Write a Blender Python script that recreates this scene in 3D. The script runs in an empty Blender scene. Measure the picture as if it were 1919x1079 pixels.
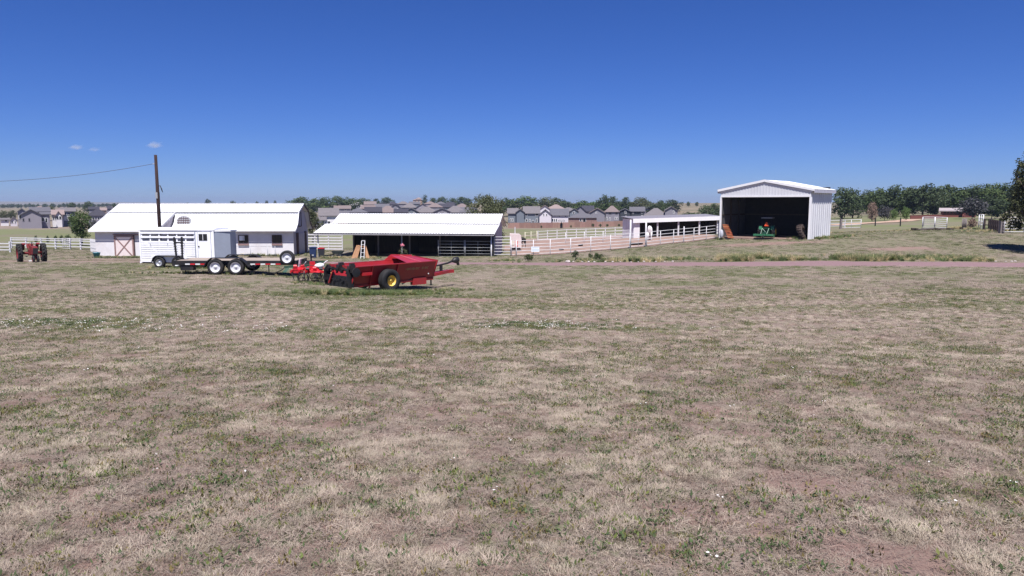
import bpy, bmesh, math, random
import numpy as np
from mathutils import Vector, Matrix, Euler

scene = bpy.context.scene
COL = scene.collection
rng = random.Random(11)
R = math.radians

# ------------------------------------------------------------------ camera
F = 1371.0                      # focal length in pixels of the 1919 px wide photograph
PITCH = math.atan(161.5 / F)
CAMZ = 1.65
cam = bpy.data.cameras.new('camera'); camo = bpy.data.objects.new('camera', cam); COL.objects.link(camo)
cam.sensor_width = 36.0; cam.lens = 36.0 * F / 1919.0
cam.clip_start = 0.1; cam.clip_end = 30000
camo.location = (0, 0, CAMZ); camo.rotation_euler = (R(90) - PITCH, 0, 0)
scene.camera = camo

# ------------------------------------------------------------------ sky and sun
SUN_ELEV, SUN_AZ = R(63), R(181.5)        # azimuth clockwise from +Y (the viewing direction)
world = bpy.data.worlds.new('World'); scene.world = world; world.use_nodes = True
nt = world.node_tree; nt.nodes.clear()
sky = nt.nodes.new('ShaderNodeTexSky'); sky.sky_type = 'NISHITA'; sky.sun_disc = False
sky.sun_elevation = SUN_ELEV; sky.sun_rotation = SUN_AZ
sky.altitude = 2000; sky.air_density = 1.0; sky.dust_density = 0.15; sky.ozone_density = 4.0
hs = nt.nodes.new('ShaderNodeHueSaturation'); hs.inputs['Saturation'].default_value = 1.17; hs.inputs['Hue'].default_value = 0.5
bg = nt.nodes.new('ShaderNodeBackground'); bg.inputs['Strength'].default_value = 0.073
wo = nt.nodes.new('ShaderNodeOutputWorld')
tint = nt.nodes.new('ShaderNodeMixRGB'); tint.blend_type = 'MULTIPLY'; tint.inputs['Fac'].default_value = 1.0; tint.inputs['Color2'].default_value = (0.385, 0.50, 0.90, 1)
nt.links.new(sky.outputs[0], hs.inputs['Color']); nt.links.new(hs.outputs[0], tint.inputs['Color1']); nt.links.new(tint.outputs[0], bg.inputs['Color']); nt.links.new(bg.outputs[0], wo.inputs['Surface'])
sl = bpy.data.lights.new('sun', 'SUN'); sl.energy = 5.0; sl.angle = R(0.5); sl.color = (1.0, 0.965, 0.935)
so = bpy.data.objects.new('sun', sl); COL.objects.link(so)
sdir = Vector((math.sin(SUN_AZ) * math.cos(SUN_ELEV), math.cos(SUN_AZ) * math.cos(SUN_ELEV), math.sin(SUN_ELEV)))
so.rotation_euler = sdir.to_track_quat('Z', 'Y').to_euler()
so.location = (0, -20, 60)
scene.view_settings.view_transform = 'Standard'; scene.view_settings.look = 'None'
scene.view_settings.exposure = 0.6; scene.view_settings.gamma = 1.0; scene.view_settings.use_curve_mapping = False
scene.cycles.use_denoising = True; scene.cycles.denoising_prefilter = 'NONE'; scene.cycles.use_adaptive_sampling = False; scene.cycles.sample_clamp_direct = 1.35; scene.cycles.sample_clamp_indirect = 2.0
scene.cycles.max_bounces = 6; scene.cycles.transparent_max_bounces = 8; scene.cycles.volume_bounces = 0

# ------------------------------------------------------------------ pixel <-> place helpers
_c, _s = math.cos(PITCH), math.sin(PITCH)
def slope(row):
    v = (row - 539.5) / F
    return (_s + v * _c) / (_c - v * _s)          # metres below the eye per metre of depth
def zrow(row, Y): return CAMZ - slope(row) * Y
def xpx(px, Y, z=None):
    if z is None: z = -3.0
    D = Y * _c + (CAMZ - z) * _s
    return (px - 959.5) / F * D

# ------------------------------------------------------------------ value noise
def _hash(ix, iy, seed):
    h = (ix.astype(np.int64) * 374761393 + iy.astype(np.int64) * 668265263 + seed * 1442695041) & 0xFFFFFFFF
    h = ((h ^ (h >> 13)) * 1274126177) & 0xFFFFFFFF
    return ((h ^ (h >> 16)) & 0xFFFF) / 65535.0
def vnoise(x, y, seed=0):
    x = np.asarray(x, float); y = np.asarray(y, float)
    ix, iy = np.floor(x), np.floor(y); fx, fy = x - ix, y - iy
    fx = fx * fx * (3 - 2 * fx); fy = fy * fy * (3 - 2 * fy)
    a = _hash(ix, iy, seed); b = _hash(ix + 1, iy, seed); c = _hash(ix, iy + 1, seed); d = _hash(ix + 1, iy + 1, seed)
    return (a * (1 - fx) + b * fx) * (1 - fy) + (c * (1 - fx) + d * fx) * fy
def fbm(x, y, o=4, seed=0):
    t = 0; a = 0.5; n = 0
    for k in range(o):
        t = t + a * vnoise(np.asarray(x) * 2 ** k + 17.3 * k, np.asarray(y) * 2 ** k - 9.1 * k, seed + k); n += a; a *= 0.5
    return t / n
def sstep(a, b, x):
    t = np.clip((np.asarray(x, float) - a) / (b - a), 0, 1); return t * t * (3 - 2 * t)

# ------------------------------------------------------------------ terrain heights
TC = [0, 240, 480, 720, 960, 1200, 1440, 1680, 1919]
TR = {
 0.5: [0.0]*9, 2: [-.06]*9, 5: [-.27]*9, 10: [-.63]*9, 20: [-1.36]*9,
 28: [-1.92,-1.92,-1.95,-2.05,-2.02,-1.98,-1.9,-1.85,-1.8],
 33: [-2.12,-2.12,-2.12,-2.42,-2.35,-2.25,-2.12,-2.08,-2.02],
 40: [-2.4,-2.3,-2.26,-2.62,-2.6,-2.55,-2.42,-2.36,-2.32],
 48: [-2.75,-2.6,-2.58,-2.9,-2.9,-2.88,-2.74,-2.74,-2.74],
 54: [-3.05,-2.95,-2.92,-3.1,-3.1,-3.1,-3.02,-2.98,-2.95],
 60: [-3.3,-3.3,-3.28,-3.3,-3.3,-3.25,-2.95,-2.65,-2.5],
 66: [-3.52,-3.58,-3.6,-3.6,-3.6,-3.3,-2.65,-2.2,-1.9],
 72: [-3.7,-3.82,-3.92,-3.95,-3.78,-3.15,-2.35,-1.9,-1.5],
 80: [-3.9,-3.95,-4.0,-4.0,-3.9,-2.95,-2.15,-1.75,-1.3],
 95: [-4.2,-4.2,-4.2,-4.2,-3.95,-2.8,-2.3,-1.9,-1.5],
 110: [-4.5,-4.5,-4.5,-4.5,-4.0,-2.9,-2.5,-2.2,-1.9],
 150: [-5.4,-5.4,-5.4,-5.5,-5.2,-4.2,-2.9,-2.5,-2.2],
 190: [-6.2,-6.3,-6.3,-6.3,-6.0,-5.0,-3.2,-2.4,-2.2],
 250: [-7.0,-7.2,-7.2,-7.2,-7.7,-7.1,-3.6,-2.1,-2.0],
 300: [-7.0,-7.2,-7.2,-7.2,-7.6,-6.6,-3.6,-2.0,-2.0],
 400: [-6.8,-6.8,-6.5,-6.3,-6.5,-5.5,-3.0,-1.0,-1.0],
 550: [-6.5,-6.5,-5.5,-5.3,-5.5,-2.8,-1.0,0.0,0.0],
 700: [-7.0,-6.0,-4.0,-3.5,-3.5,-0.6,0.0,1.0,1.0],
 1000: [-8.0,-6.0,-3.0,-2.0,-1.5,-0.5,1.0,1.0,1.0],
 2000: [-12.0,-11.0,-6.0,-5.0,-5.0,-4.0,-3.0,-3.0,-3.0],
 4000: [-12.0,-14.0,-10.0,-9.0,-8.0,-8.0,-8.0,-8.0,-8.0],
 5600: [12.0,2.0,-8.0,-6.0,-6.0,-6.0,-6.0,-6.0,-6.0],
 7000: [-25.0]*9,
}
_ys = np.array(sorted(TR)); _ly = np.log(_ys)
_tab = np.array([TR[y] for y in sorted(TR)], float)
_ug = np.linspace(-0.75, 0.75, 61); _lg = np.linspace(_ly[0], _ly[-1], 400)
_uc = (np.array(TC) - 959.5) / F
_t1 = np.array([np.interp(_ug, _uc, r) for r in _tab])
_t2 = np.array([np.interp(_lg, _ly, _t1[:, k]) for k in range(len(_ug))]).T
def _blur(a, ax, s):
    k = np.exp(-0.5 * (np.arange(-3 * s, 3 * s + 1) / s) ** 2); k /= k.sum()
    pad = [(0, 0), (0, 0)]; pad[ax] = (3 * s, 3 * s)
    return np.apply_along_axis(lambda v: np.convolve(v, k, 'valid'), ax, np.pad(a, pad, mode='edge'))
_t2 = _blur(_blur(_t2, 0, 3), 1, 3)
def gzv(x, y):
    x = np.asarray(x, float); y = np.asarray(y, float)
    yy = np.maximum(y, 0.5)
    u = np.clip(x / yy, -0.75, 0.75)
    fu = (u + 0.75) / 1.5 * 60; iu = np.clip(np.floor(fu).astype(int), 0, 59); fu = fu - iu
    fl = np.clip((np.log(yy) - _lg[0]) / (_lg[-1] - _lg[0]) * 399, 0, 399); il = np.clip(np.floor(fl).astype(int), 0, 398); fl = fl - il
    z = (_t2[il, iu] * (1 - fu) + _t2[il, iu + 1] * fu) * (1 - fl) + (_t2[il + 1, iu] * (1 - fu) + _t2[il + 1, iu + 1] * fu) * fl
    z = z - 0.02 * np.minimum(y - 0.5, 0)
    r = np.hypot(x, y)
    z = z + 0.10 * (vnoise(x * 0.25, y * 0.25, 5) - 0.5) * np.clip(r / 20, 0, 1)
    z = z + 0.035 * (fbm(x * 1.8, y * 1.8, 3, 8) - 0.5) * (r < 60)
    return z
def gz(x, y): return float(gzv(np.array([x]), np.array([y]))[0])
def G(px, Y, dz=0.0):
    z = -3.0
    for _ in range(3):
        x = xpx(px, Y, z); z = gz(x, Y)
    return Vector((x, Y, z + dz))
def AT(px, row, Y):
    z = zrow(row, Y); return Vector((xpx(px, Y, z), Y, z))

# ------------------------------------------------------------------ materials
def lin(c):
    return tuple(((v / 255) / 12.92 if v / 255 <= 0.04045 else ((v / 255 + 0.055) / 1.055) ** 2.4) for v in c)
MATS = {}
def mat(name, col, rough=0.7, metal=0.0, var=0.15, scale=3.0, bump=0.0, bscale=40.0, rnd=0.0, coat=0.0, trans=0.0, dirt=None, dirt_amt=0.3, stretch=None):
    """Principled material: base colour broken up by two octaves of noise, optional dirt tone and bump, optional per-object variation."""
    if name in MATS: return MATS[name]
    m = bpy.data.materials.new(name); m.use_nodes = True; n = m.node_tree.nodes; l = m.node_tree.links; n.clear()
    out = n.new('ShaderNodeOutputMaterial'); b = n.new('ShaderNodeBsdfPrincipled')
    b.inputs['Roughness'].default_value = rough; b.inputs['Metallic'].default_value = metal
    b.inputs['Coat Weight'].default_value = coat; b.inputs['Specular IOR Level'].default_value = 0.4 if rough < 0.6 else 0.2
    tc = n.new('ShaderNodeTexCoord'); mp = n.new('ShaderNodeMapping')
    if stretch: mp.inputs['Scale'].default_value = stretch
    l.new(tc.outputs['Object'], mp.inputs['Vector'])
    nz = n.new('ShaderNodeTexNoise'); nz.inputs['Scale'].default_value = scale; nz.inputs['Detail'].default_value = 6; nz.inputs['Roughness'].default_value = 0.65
    l.new(mp.outputs[0], nz.inputs['Vector'])
    mr = n.new('ShaderNodeMapRange'); mr.inputs['From Min'].default_value = 0.3; mr.inputs['From Max'].default_value = 0.7
    mr.inputs['To Min'].default_value = 1 - var; mr.inputs['To Max'].default_value = 1 + var
    l.new(nz.outputs['Fac'], mr.inputs['Value'])
    hv = n.new('ShaderNodeHueSaturation'); hv.inputs['Color'].default_value = (*col, 1); l.new(mr.outputs[0], hv.inputs['Value'])
    last = hv.outputs[0]
    if rnd:
        oi = n.new('ShaderNodeObjectInfo'); mr2 = n.new('ShaderNodeMapRange'); mr2.inputs['To Min'].default_value = 1 - rnd; mr2.inputs['To Max'].default_value = 1 + rnd
        l.new(oi.outputs['Random'], mr2.inputs['Value'])
        h2 = n.new('ShaderNodeHueSaturation'); l.new(last, h2.inputs['Color']); l.new(mr2.outputs[0], h2.inputs['Value'])
        mr3 = n.new('ShaderNodeMapRange'); mr3.inputs['To Min'].default_value = 0.5 - rnd * 0.06; mr3.inputs['To Max'].default_value = 0.5 + rnd * 0.06
        mu = n.new('ShaderNodeMath'); mu.operation = 'FRACT'; mm = n.new('ShaderNodeMath'); mm.operation = 'MULTIPLY'; mm.inputs[1].default_value = 7.31
        l.new(oi.outputs['Random'], mm.inputs[0]); l.new(mm.outputs[0], mu.inputs[0]); l.new(mu.outputs[0], mr3.inputs['Value']); l.new(mr3.outputs[0], h2.inputs['Hue'])
        last = h2.outputs[0]
    if dirt:
        n2 = n.new('ShaderNodeTexNoise'); n2.inputs['Scale'].default_value = scale * 0.6; n2.inputs['Detail'].default_value = 8; n2.inputs['Roughness'].default_value = 0.7
        l.new(mp.outputs[0], n2.inputs['Vector'])
        m3 = n.new('ShaderNodeMapRange'); m3.inputs['From Min'].default_value = 0.48; m3.inputs['From Max'].default_value = 0.72; m3.inputs['To Max'].default_value = dirt_amt
        l.new(n2.outputs['Fac'], m3.inputs['Value'])
        mx = n.new('ShaderNodeMixRGB'); mx.inputs['Color2'].default_value = (*dirt, 1); l.new(m3.outputs[0], mx.inputs['Fac']); l.new(last, mx.inputs['Color1']); last = mx.outputs[0]
    l.new(last, b.inputs['Base Color'])
    if bump:
        nb = n.new('ShaderNodeTexNoise'); nb.inputs['Scale'].default_value = bscale; nb.inputs['Detail'].default_value = 4; l.new(mp.outputs[0], nb.inputs['Vector'])
        bp = n.new('ShaderNodeBump'); bp.inputs['Strength'].default_value = bump; bp.inputs['Distance'].default_value = 0.05; l.new(nb.outputs['Fac'], bp.inputs['Height']); l.new(bp.outputs[0], b.inputs['Normal'])
    if trans:
        tr = n.new('ShaderNodeBsdfTranslucent'); l.new(last, tr.inputs['Color']); ms = n.new('ShaderNodeMixShader'); ms.inputs[0].default_value = trans
        l.new(b.outputs[0], ms.inputs[1]); l.new(tr.outputs[0], ms.inputs[2]); l.new(ms.outputs[0], out.inputs['Surface'])
    else:
        l.new(b.outputs[0], out.inputs['Surface'])
    MATS[name] = m; return m

def leafmat(name, c1, c2, trans=0.25):
    """Foliage: two natural leaf tones mixed per leaf clump (mesh attribute 'tone') and a little per tree."""
    if name in MATS: return MATS[name]
    m = bpy.data.materials.new(name); m.use_nodes = True; n = m.node_tree.nodes; l = m.node_tree.links; n.clear()
    out = n.new('ShaderNodeOutputMaterial'); b = n.new('ShaderNodeBsdfPrincipled'); b.inputs['Roughness'].default_value = 0.65; b.inputs['Specular IOR Level'].default_value = 0.2
    at = n.new('ShaderNodeAttribute'); at.attribute_name = 'tone'
    mx = n.new('ShaderNodeMixRGB'); mx.inputs['Color1'].default_value = (*c1, 1); mx.inputs['Color2'].default_value = (*c2, 1); l.new(at.outputs['Fac'], mx.inputs['Fac'])
    oi = n.new('ShaderNodeObjectInfo'); mr = n.new('ShaderNodeMapRange'); mr.inputs['To Min'].default_value = 0.8; mr.inputs['To Max'].default_value = 1.2; l.new(oi.outputs['Random'], mr.inputs['Value'])
    hv = n.new('ShaderNodeHueSaturation'); l.new(mx.outputs[0], hv.inputs['Color']); l.new(mr.outputs[0], hv.inputs['Value'])
    l.new(hv.outputs[0], b.inputs['Base Color'])
    tr = n.new('ShaderNodeBsdfTranslucent'); l.new(hv.outputs[0], tr.inputs['Color']); ms = n.new('ShaderNodeMixShader'); ms.inputs[0].default_value = trans
    l.new(b.outputs[0], ms.inputs[1]); l.new(tr.outputs[0], ms.inputs[2]); l.new(ms.outputs[0], out.inputs['Surface'])
    MATS[name] = m; return m

WHITE = mat('white_paint', (0.80, 0.79, 0.80), 0.45, var=0.04, scale=2, dirt=(0.45, 0.40, 0.36), dirt_amt=0.18)
WHITE_ROOF = mat('white_metal_roof', (0.76, 0.76, 0.78), 0.5, var=0.05, scale=1.2, stretch=(3, .35, .35), dirt=(0.46, 0.43, 0.41), dirt_amt=0.3)
WHITE_WALL = mat('white_wall_paint', (0.70, 0.68, 0.70), 0.7, var=0.05, scale=1.2, dirt=(0.42, 0.35, 0.32), dirt_amt=0.3, bump=0.15, bscale=12)
PIPE = mat('white_pipe', (0.62, 0.61, 0.63), 0.45, var=0.06, scale=2, dirt=(0.35, 0.25, 0.2), dirt_amt=0.35)
GALV = mat('galvanised_steel', (0.42, 0.44, 0.47), 0.45, 0.5, var=0.12, scale=4)
GREYPIPE = mat('grey_pipe', (0.36, 0.37, 0.39), 0.5, 0.2, var=0.15)
SHADEWOOD = mat('shade_dark_wood', (0.050, 0.038, 0.030), 0.9, var=0.35, scale=2, stretch=(6, 6, 0.5))  # interior shade of the sheds put into the wood colour
BROWNTRIM = mat('brown_trim', (0.090, 0.052, 0.050), 0.8, var=0.2)
PINKTRIM = mat('dusty_pink_trim', (0.28, 0.175, 0.165), 0.8, var=0.12)
PINKPANEL = mat('pale_pink_door_paint', (0.72, 0.62, 0.61), 0.75, var=0.05)
SHADE_SIDING = mat('shade_mauve_siding', (0.47, 0.44, 0.48), 0.75, var=0.08, scale=1)  # mauve grey is the end walls' shade put into the colour
BLACKSTEEL = mat('black_steel', (0.018, 0.018, 0.020), 0.5, 0.1, var=0.3, dirt=(0.09, 0.07, 0.055), dirt_amt=0.4)
TYRE = mat('tyre_rubber', (0.022, 0.022, 0.024), 0.75, var=0.25, dirt=(0.11, 0.085, 0.07), dirt_amt=0.35)
RIMW = mat('white_wheel_rim', (0.60, 0.61, 0.65), 0.4, 0.0, var=0.06, dirt=(0.3, 0.25, 0.2), dirt_amt=0.25)
RIMS = mat('silver_wheel_rim', (0.55, 0.56, 0.58), 0.35, 0.6, var=0.1)
RED = mat('red_machine_paint', (0.36, 0.020, 0.025), 0.40, var=0.15, scale=1.5, coat=0.2, dirt=(0.11, 0.045, 0.04), dirt_amt=0.4)
BRIGHTRED = mat('bright_red_paint', (0.50, 0.010, 0.020), 0.42, var=0.25, scale=4, coat=0.2, dirt=(0.20, 0.09, 0.07), dirt_amt=0.5)
OLDRED = mat('faded_tractor_red', (0.19, 0.026, 0.028), 0.6, var=0.25, dirt=(0.10, 0.07, 0.06), dirt_amt=0.5)
YELLOW = mat('yellow_wheel_paint', (0.72, 0.50, 0.09), 0.5, var=0.1, dirt=(0.30, 0.20, 0.1), dirt_amt=0.4)
GREEN = mat('green_machine_paint', (0.028, 0.15, 0.070), 0.42, var=0.12, coat=0.2, dirt=(0.2, 0.22, 0.17), dirt_amt=0.35)
DKGREEN = mat('dark_green_paint', (0.012, 0.060, 0.036), 0.5, var=0.2, dirt=(0.12, 0.11, 0.08), dirt_amt=0.4)
GLASS = mat('dark_window_glass', (0.018, 0.020, 0.024), 0.12, 0.0, var=0.1)
RUST = mat('rusty_steel', (0.20, 0.075, 0.035), 0.85, var=0.35, scale=5)
DECK = mat('grey_deck_planks', (0.34, 0.28, 0.24), 0.9, var=0.25, scale=4, stretch=(0.5, 8, 2))
TANWOOD = mat('tan_weathered_wood', (0.42, 0.23, 0.13), 0.85, var=0.2, scale=4)
GREYWOOD = mat('grey_weathered_wood', (0.19, 0.165, 0.16), 0.9, var=0.3, scale=5, stretch=(6, 6, 0.7))
BARK = mat('tree_bark', (0.075, 0.058, 0.047), 0.95, var=0.3, scale=5)
ROCK = mat('pale_rock', (0.46, 0.41, 0.39), 0.9, var=0.15, scale=6, bump=0.3, bscale=8)
REDTAPE = mat('red_reflector', (0.55, 0.02, 0.03), 0.3)
WHITETAPE = mat('white_reflector', (0.75, 0.75, 0.75), 0.3)
BLUEBIN = mat('dark_blue_plastic', (0.018, 0.035, 0.10), 0.45, var=0.1)
TEAL = mat('teal_plastic', (0.02, 0.16, 0.21), 0.45, var=0.1)
PAPERWHITE = mat('white_sign_board', (0.76, 0.79, 0.84), 0.6, var=0.05)
SIGNBLUE = mat('pale_blue_print', (0.42, 0.50, 0.62), 0.6)

# ------------------------------------------------------------------ mesh builder
class MB:
    def __init__(s): s.v = []; s.f = []
    def add(s, vs, fs):
        o = len(s.v); s.v += [tuple(p) for p in vs]; s.f += [tuple(i + o for i in f) for f in fs]; return s
    def box(s, x0, x1, y0, y1, z0, z1):
        return s.add([(x0,y0,z0),(x1,y0,z0),(x1,y1,z0),(x0,y1,z0),(x0,y0,z1),(x1,y0,z1),(x1,y1,z1),(x0,y1,z1)],
                     [(3,2,1,0),(4,5,6,7),(0,1,5,4),(1,2,6,5),(2,3,7,6),(3,0,4,7)])
    def bar(s, p, q, w, h, up=(0,0,1)):
        p, q, up = Vector(p), Vector(q), Vector(up); d = (q - p).normalized()
        a = d.cross(up)
        if a.length < 1e-4: a = d.cross(Vector((1,0,0)))
        a.normalize(); b = a.cross(d); a *= w / 2; b *= h / 2
        return s.add([p-a-b,p+a-b,p+a+b,p-a+b,q-a-b,q+a-b,q+a+b,q-a+b],[(3,2,1,0),(4,5,6,7),(0,1,5,4),(1,2,6,5),(2,3,7,6),(3,0,4,7)])
    def tube(s, p, q, r, r2=None, n=8):
        return s.path([p, q], [r, r if r2 is None else r2], n)
    def path(s, pts, rs, n=8):
        pts = [Vector(p) for p in pts]
        if not hasattr(rs, '__len__'): rs = [rs] * len(pts)
        vs = []; fs = []; pa = None
        for i, p in enumerate(pts):
            d = (pts[min(i + 1, len(pts) - 1)] - pts[max(i - 1, 0)]).normalized()
            if pa is None:
                pa = d.cross(Vector((0,0,1)))
                if pa.length < 1e-3: pa = d.cross(Vector((1,0,0)))
            a = (pa - d * pa.dot(d)).normalized(); pa = a; b = d.cross(a)
            for k in range(n):
                t = 2 * math.pi * k / n; vs.append(p + (a * math.cos(t) + b * math.sin(t)) * rs[i])
        for i in range(len(pts) - 1):
            for k in range(n): fs.append((i*n+k, i*n+(k+1)%n, (i+1)*n+(k+1)%n, (i+1)*n+k))
        fs.append(tuple(reversed(range(n)))); fs.append(tuple((len(pts)-1)*n + k for k in range(n)))
        return s.add(vs, fs)
    def extr(s, poly, ax, a0, a1):
        """prism of a 2-D outline along axis ax: 'x' outline is (y,z), 'y' (x,z), 'z' (x,y)"""
        def P(p, a): return (a, p[0], p[1]) if ax == 'x' else (p[0], a, p[1]) if ax == 'y' else (p[0], p[1], a)
        n = len(poly); vs = [P(p, a0) for p in poly] + [P(p, a1) for p in poly]
        return s.add(vs, [tuple(range(n)), tuple(reversed(range(n, 2*n)))] + [(i, i+n, (i+1)%n+n, (i+1)%n) for i in range(n)])
    def lathe(s, prof, c=(0,0,0), ax='y', n=24, closed=False):
        vs = []; m = len(prof); fs = []
        for k in range(n):
            t = 2*math.pi*k/n; ct, st = math.cos(t), math.sin(t)
            for r, a in prof:
                vs.append((c[0]+r*ct, c[1]+a, c[2]+r*st) if ax == 'y' else (c[0]+a, c[1]+r*ct, c[2]+r*st) if ax == 'x' else (c[0]+r*ct, c[1]+r*st, c[2]+a))
        for k in range(n):
            for i in range(m if closed else m - 1):
                j = (i + 1) % m; fs.append((k*m+i, k*m+j, ((k+1)%n)*m+j, ((k+1)%n)*m+i))
        return s.add(vs, fs)
    def corr(s, a0, a1, b1, b0, pitch=0.25, h=0.025, thick=0.0, out=None):
        """corrugated sheet: ribs run from edge a (a0..a1) to edge b (b0..b1)"""
        a0, a1, b0, b1 = map(Vector, (a0, a1, b0, b1)); L = (a1 - a0).length; k = max(2, int(L / pitch))
        nrm = (a1 - a0).cross(b0 - a0).normalized()
        if out is not None and nrm.dot(Vector(out)) < 0: nrm = -nrm
        prof = []
        for i in range(k): prof += [(i/k, 0), ((i+.55)/k, 0), ((i+.66)/k, 1), ((i+.89)/k, 1)]
        prof.append((1, 0)); vs = []
        for t, o in prof: vs += [a0.lerp(a1, t) + nrm*h*o, b0.lerp(b1, t) + nrm*h*o]
        return s.add(vs, [(2*i, 2*i+2, 2*i+3, 2*i+1) for i in range(len(prof)-1)])
    def mesh(s, name, m, smooth=False):
        me = bpy.data.meshes.new(name); me.from_pydata(s.v, [], s.f); me.update()
        if smooth: me.polygons.foreach_set('use_smooth', [len(p.vertices) == 4 for p in me.polygons])
        if m: me.materials.append(m)
        return me
    def build(s, name, m, parent=None, smooth=False, loc=None):
        return link(name, s.mesh(name, m, smooth), parent, loc)

def link(name, me, parent=None, loc=None, rot=None, scale=None):
    o = bpy.data.objects.new(name, me); COL.objects.link(o)
    if parent: o.parent = parent
    if loc is not None: o.location = loc
    if rot is not None: o.rotation_euler = rot
    if scale is not None: o.scale = scale
    return o
def tag(o, label=None, cat=None, group=None, kind=None):
    if label: o['label'] = label
    if cat: o['category'] = cat
    if group: o['group'] = group
    if kind: o['kind'] = kind
    return o
def thing(name, label, cat, loc=(0,0,0), rz=0.0, group=None):
    o = bpy.data.objects.new(name, None); COL.objects.link(o); o.empty_display_size = 0.3
    o.location = loc; o.rotation_euler = (0, 0, rz); return tag(o, label, cat, group)
def part(name, parent, loc=(0,0,0)):
    o = bpy.data.objects.new(name, None); COL.objects.link(o); o.parent = parent; o.location = loc; return o
KIDS = {}
def kids(o): return [c for c in bpy.data.objects if c.parent == o]
ORD = 'first second third fourth fifth sixth seventh eighth ninth tenth eleventh twelfth thirteenth fourteenth fifteenth sixteenth seventeenth eighteenth'.split()
def copy_tree(o, parent=None):
    c = o.copy(); COL.objects.link(c); c.parent = parent
    for ch in kids(o): copy_tree(ch, c)
    return c
def along(name, me, parent, p, q):
    """a unit mesh along +X stretched between two points"""
    p, q = Vector(p), Vector(q); d = q - p
    o = link(name, me, parent, p); o.rotation_mode = 'QUATERNION'; o.rotation_quaternion = d.to_track_quat('X', 'Z'); o.scale = (d.length, 1, 1); return o
UNIT = {}
def unit_tube(r, m, n=8):
    k = (round(r, 4), m.name, n)
    if k not in UNIT: UNIT[k] = MB().tube((0,0,0), (1,0,0), r, n=n).mesh('rail', m, True)
    return UNIT[k]
def unit_board(w, h, m):
    k = ('b', w, h, m.name)
    if k not in UNIT: UNIT[k] = MB().bar((0,0,0), (1,0,0), w, h).mesh('board', m)
    return UNIT[k]
def wheel(parent, c, Rr, w, rr, rim, ax='y', face=-1, lugs=0, name='wheel', n=28):
    """tyre and dished rim about a local axle; face = -1 turns the dish to the negative axle side"""
    e = part(name, parent, c)
    t = MB(); t.lathe([(rr,-w/2),(Rr*.80,-w*.52),(Rr*.95,-w*.46),(Rr,-w*.33),(Rr*.985,-w*.1),(Rr*.985,w*.1),(Rr,w*.33),(Rr*.95,w*.46),(Rr*.80,w*.52),(rr,w/2)], (0,0,0), ax, n, True)
    if lugs:
        for k in range(lugs):
            a = 2*math.pi*k/lugs
            for sd in (-1, 1):
                a2 = a + sd*0.0 + (0.5*2*math.pi/lugs if sd > 0 else 0)
                def pt(rad, ang, off): 
                    return (rad*math.cos(ang), off, rad*math.sin(ang)) if ax == 'y' else (off, rad*math.cos(ang), rad*math.sin(ang))
                p = pt(Rr*1.0, a2, sd*w*.48); q = pt(Rr*1.0, a2+0.16, sd*w*.03)
                t.bar(p, q, 0.05, 0.07, up=pt(1, a2+.08, 0))
    t.build('tyre', TYRE, e, True)
    f = face
    r_ = MB(); r_.lathe([(rr*1.02, f*w*.50),(rr*.94, f*w*.46),(rr*.86, f*w*.18),(rr*.62, f*w*.10),(rr*.42, f*w*.20),(rr*.24, f*w*.20),(rr*.22, f*w*.34),(0.001, f*w*.34)], (0,0,0), ax, n)
    r_.lathe([(rr*1.02,-f*w*.48),(rr*.9,-f*w*.3),(rr*.86,f*w*.18)], (0,0,0), ax, n)
    r_.build('rim', rim, e, True)
    return e
HAZE = 1.5e-4
# ------------------------------------------------------------------ ground sheet
def ell(x, y, cx, cy, rx, ry): return np.sqrt(((x-cx)/rx)**2 + ((y-cy)/ry)**2)
def blob(x, y, c, rx, ry, soft=0.5, wob=0.5):
    d = ell(x, y, c[0], c[1], rx, ry) + wob*(fbm(x*0.9/ max(.3, rx*.25), y*0.9/max(.3, rx*.25), 3, 77) - 0.5)
    return 1 - sstep(1 - soft, 1 + soft*0.4, d)
SPREADER_C = G(742, 32.0)
def road_center(x):   # depth of the gravel drive at x
    u = np.clip(x / 56.0, -0.8, 0.8)
    return np.interp(u, [-.8, -.45, -.2, 0, .2, .45, .8], [60.5, 60.5, 59.5, 58.0, 56.2, 53.2, 50.5])
def road_half(x): return np.interp(x, [-60, -20, 0, 40], [1.6, 1.9, 2.3, 2.3])
PADDOCK = [G(952,72.2), G(1031,72.5), G(1107,73.5), G(1180,75.2), G(1262,78.5), G(1346,82.5), G(1349,90), G(1335,97), G(1180,99), G(1185,108), G(1000,108), G(962,108), G(940,90)]
def in_poly(x, y, poly):
    x = np.asarray(x); y = np.asarray(y); r = np.zeros(x.shape, bool); n = len(poly)
    for i in range(n):
        a, b = poly[i], poly[(i+1) % n]
        c = (a.y > y) != (b.y > y); t = (b.x-a.x)*(y-a.y)/((b.y-a.y) or 1e-9)+a.x
        r ^= c & (x < t)
    return r
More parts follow.
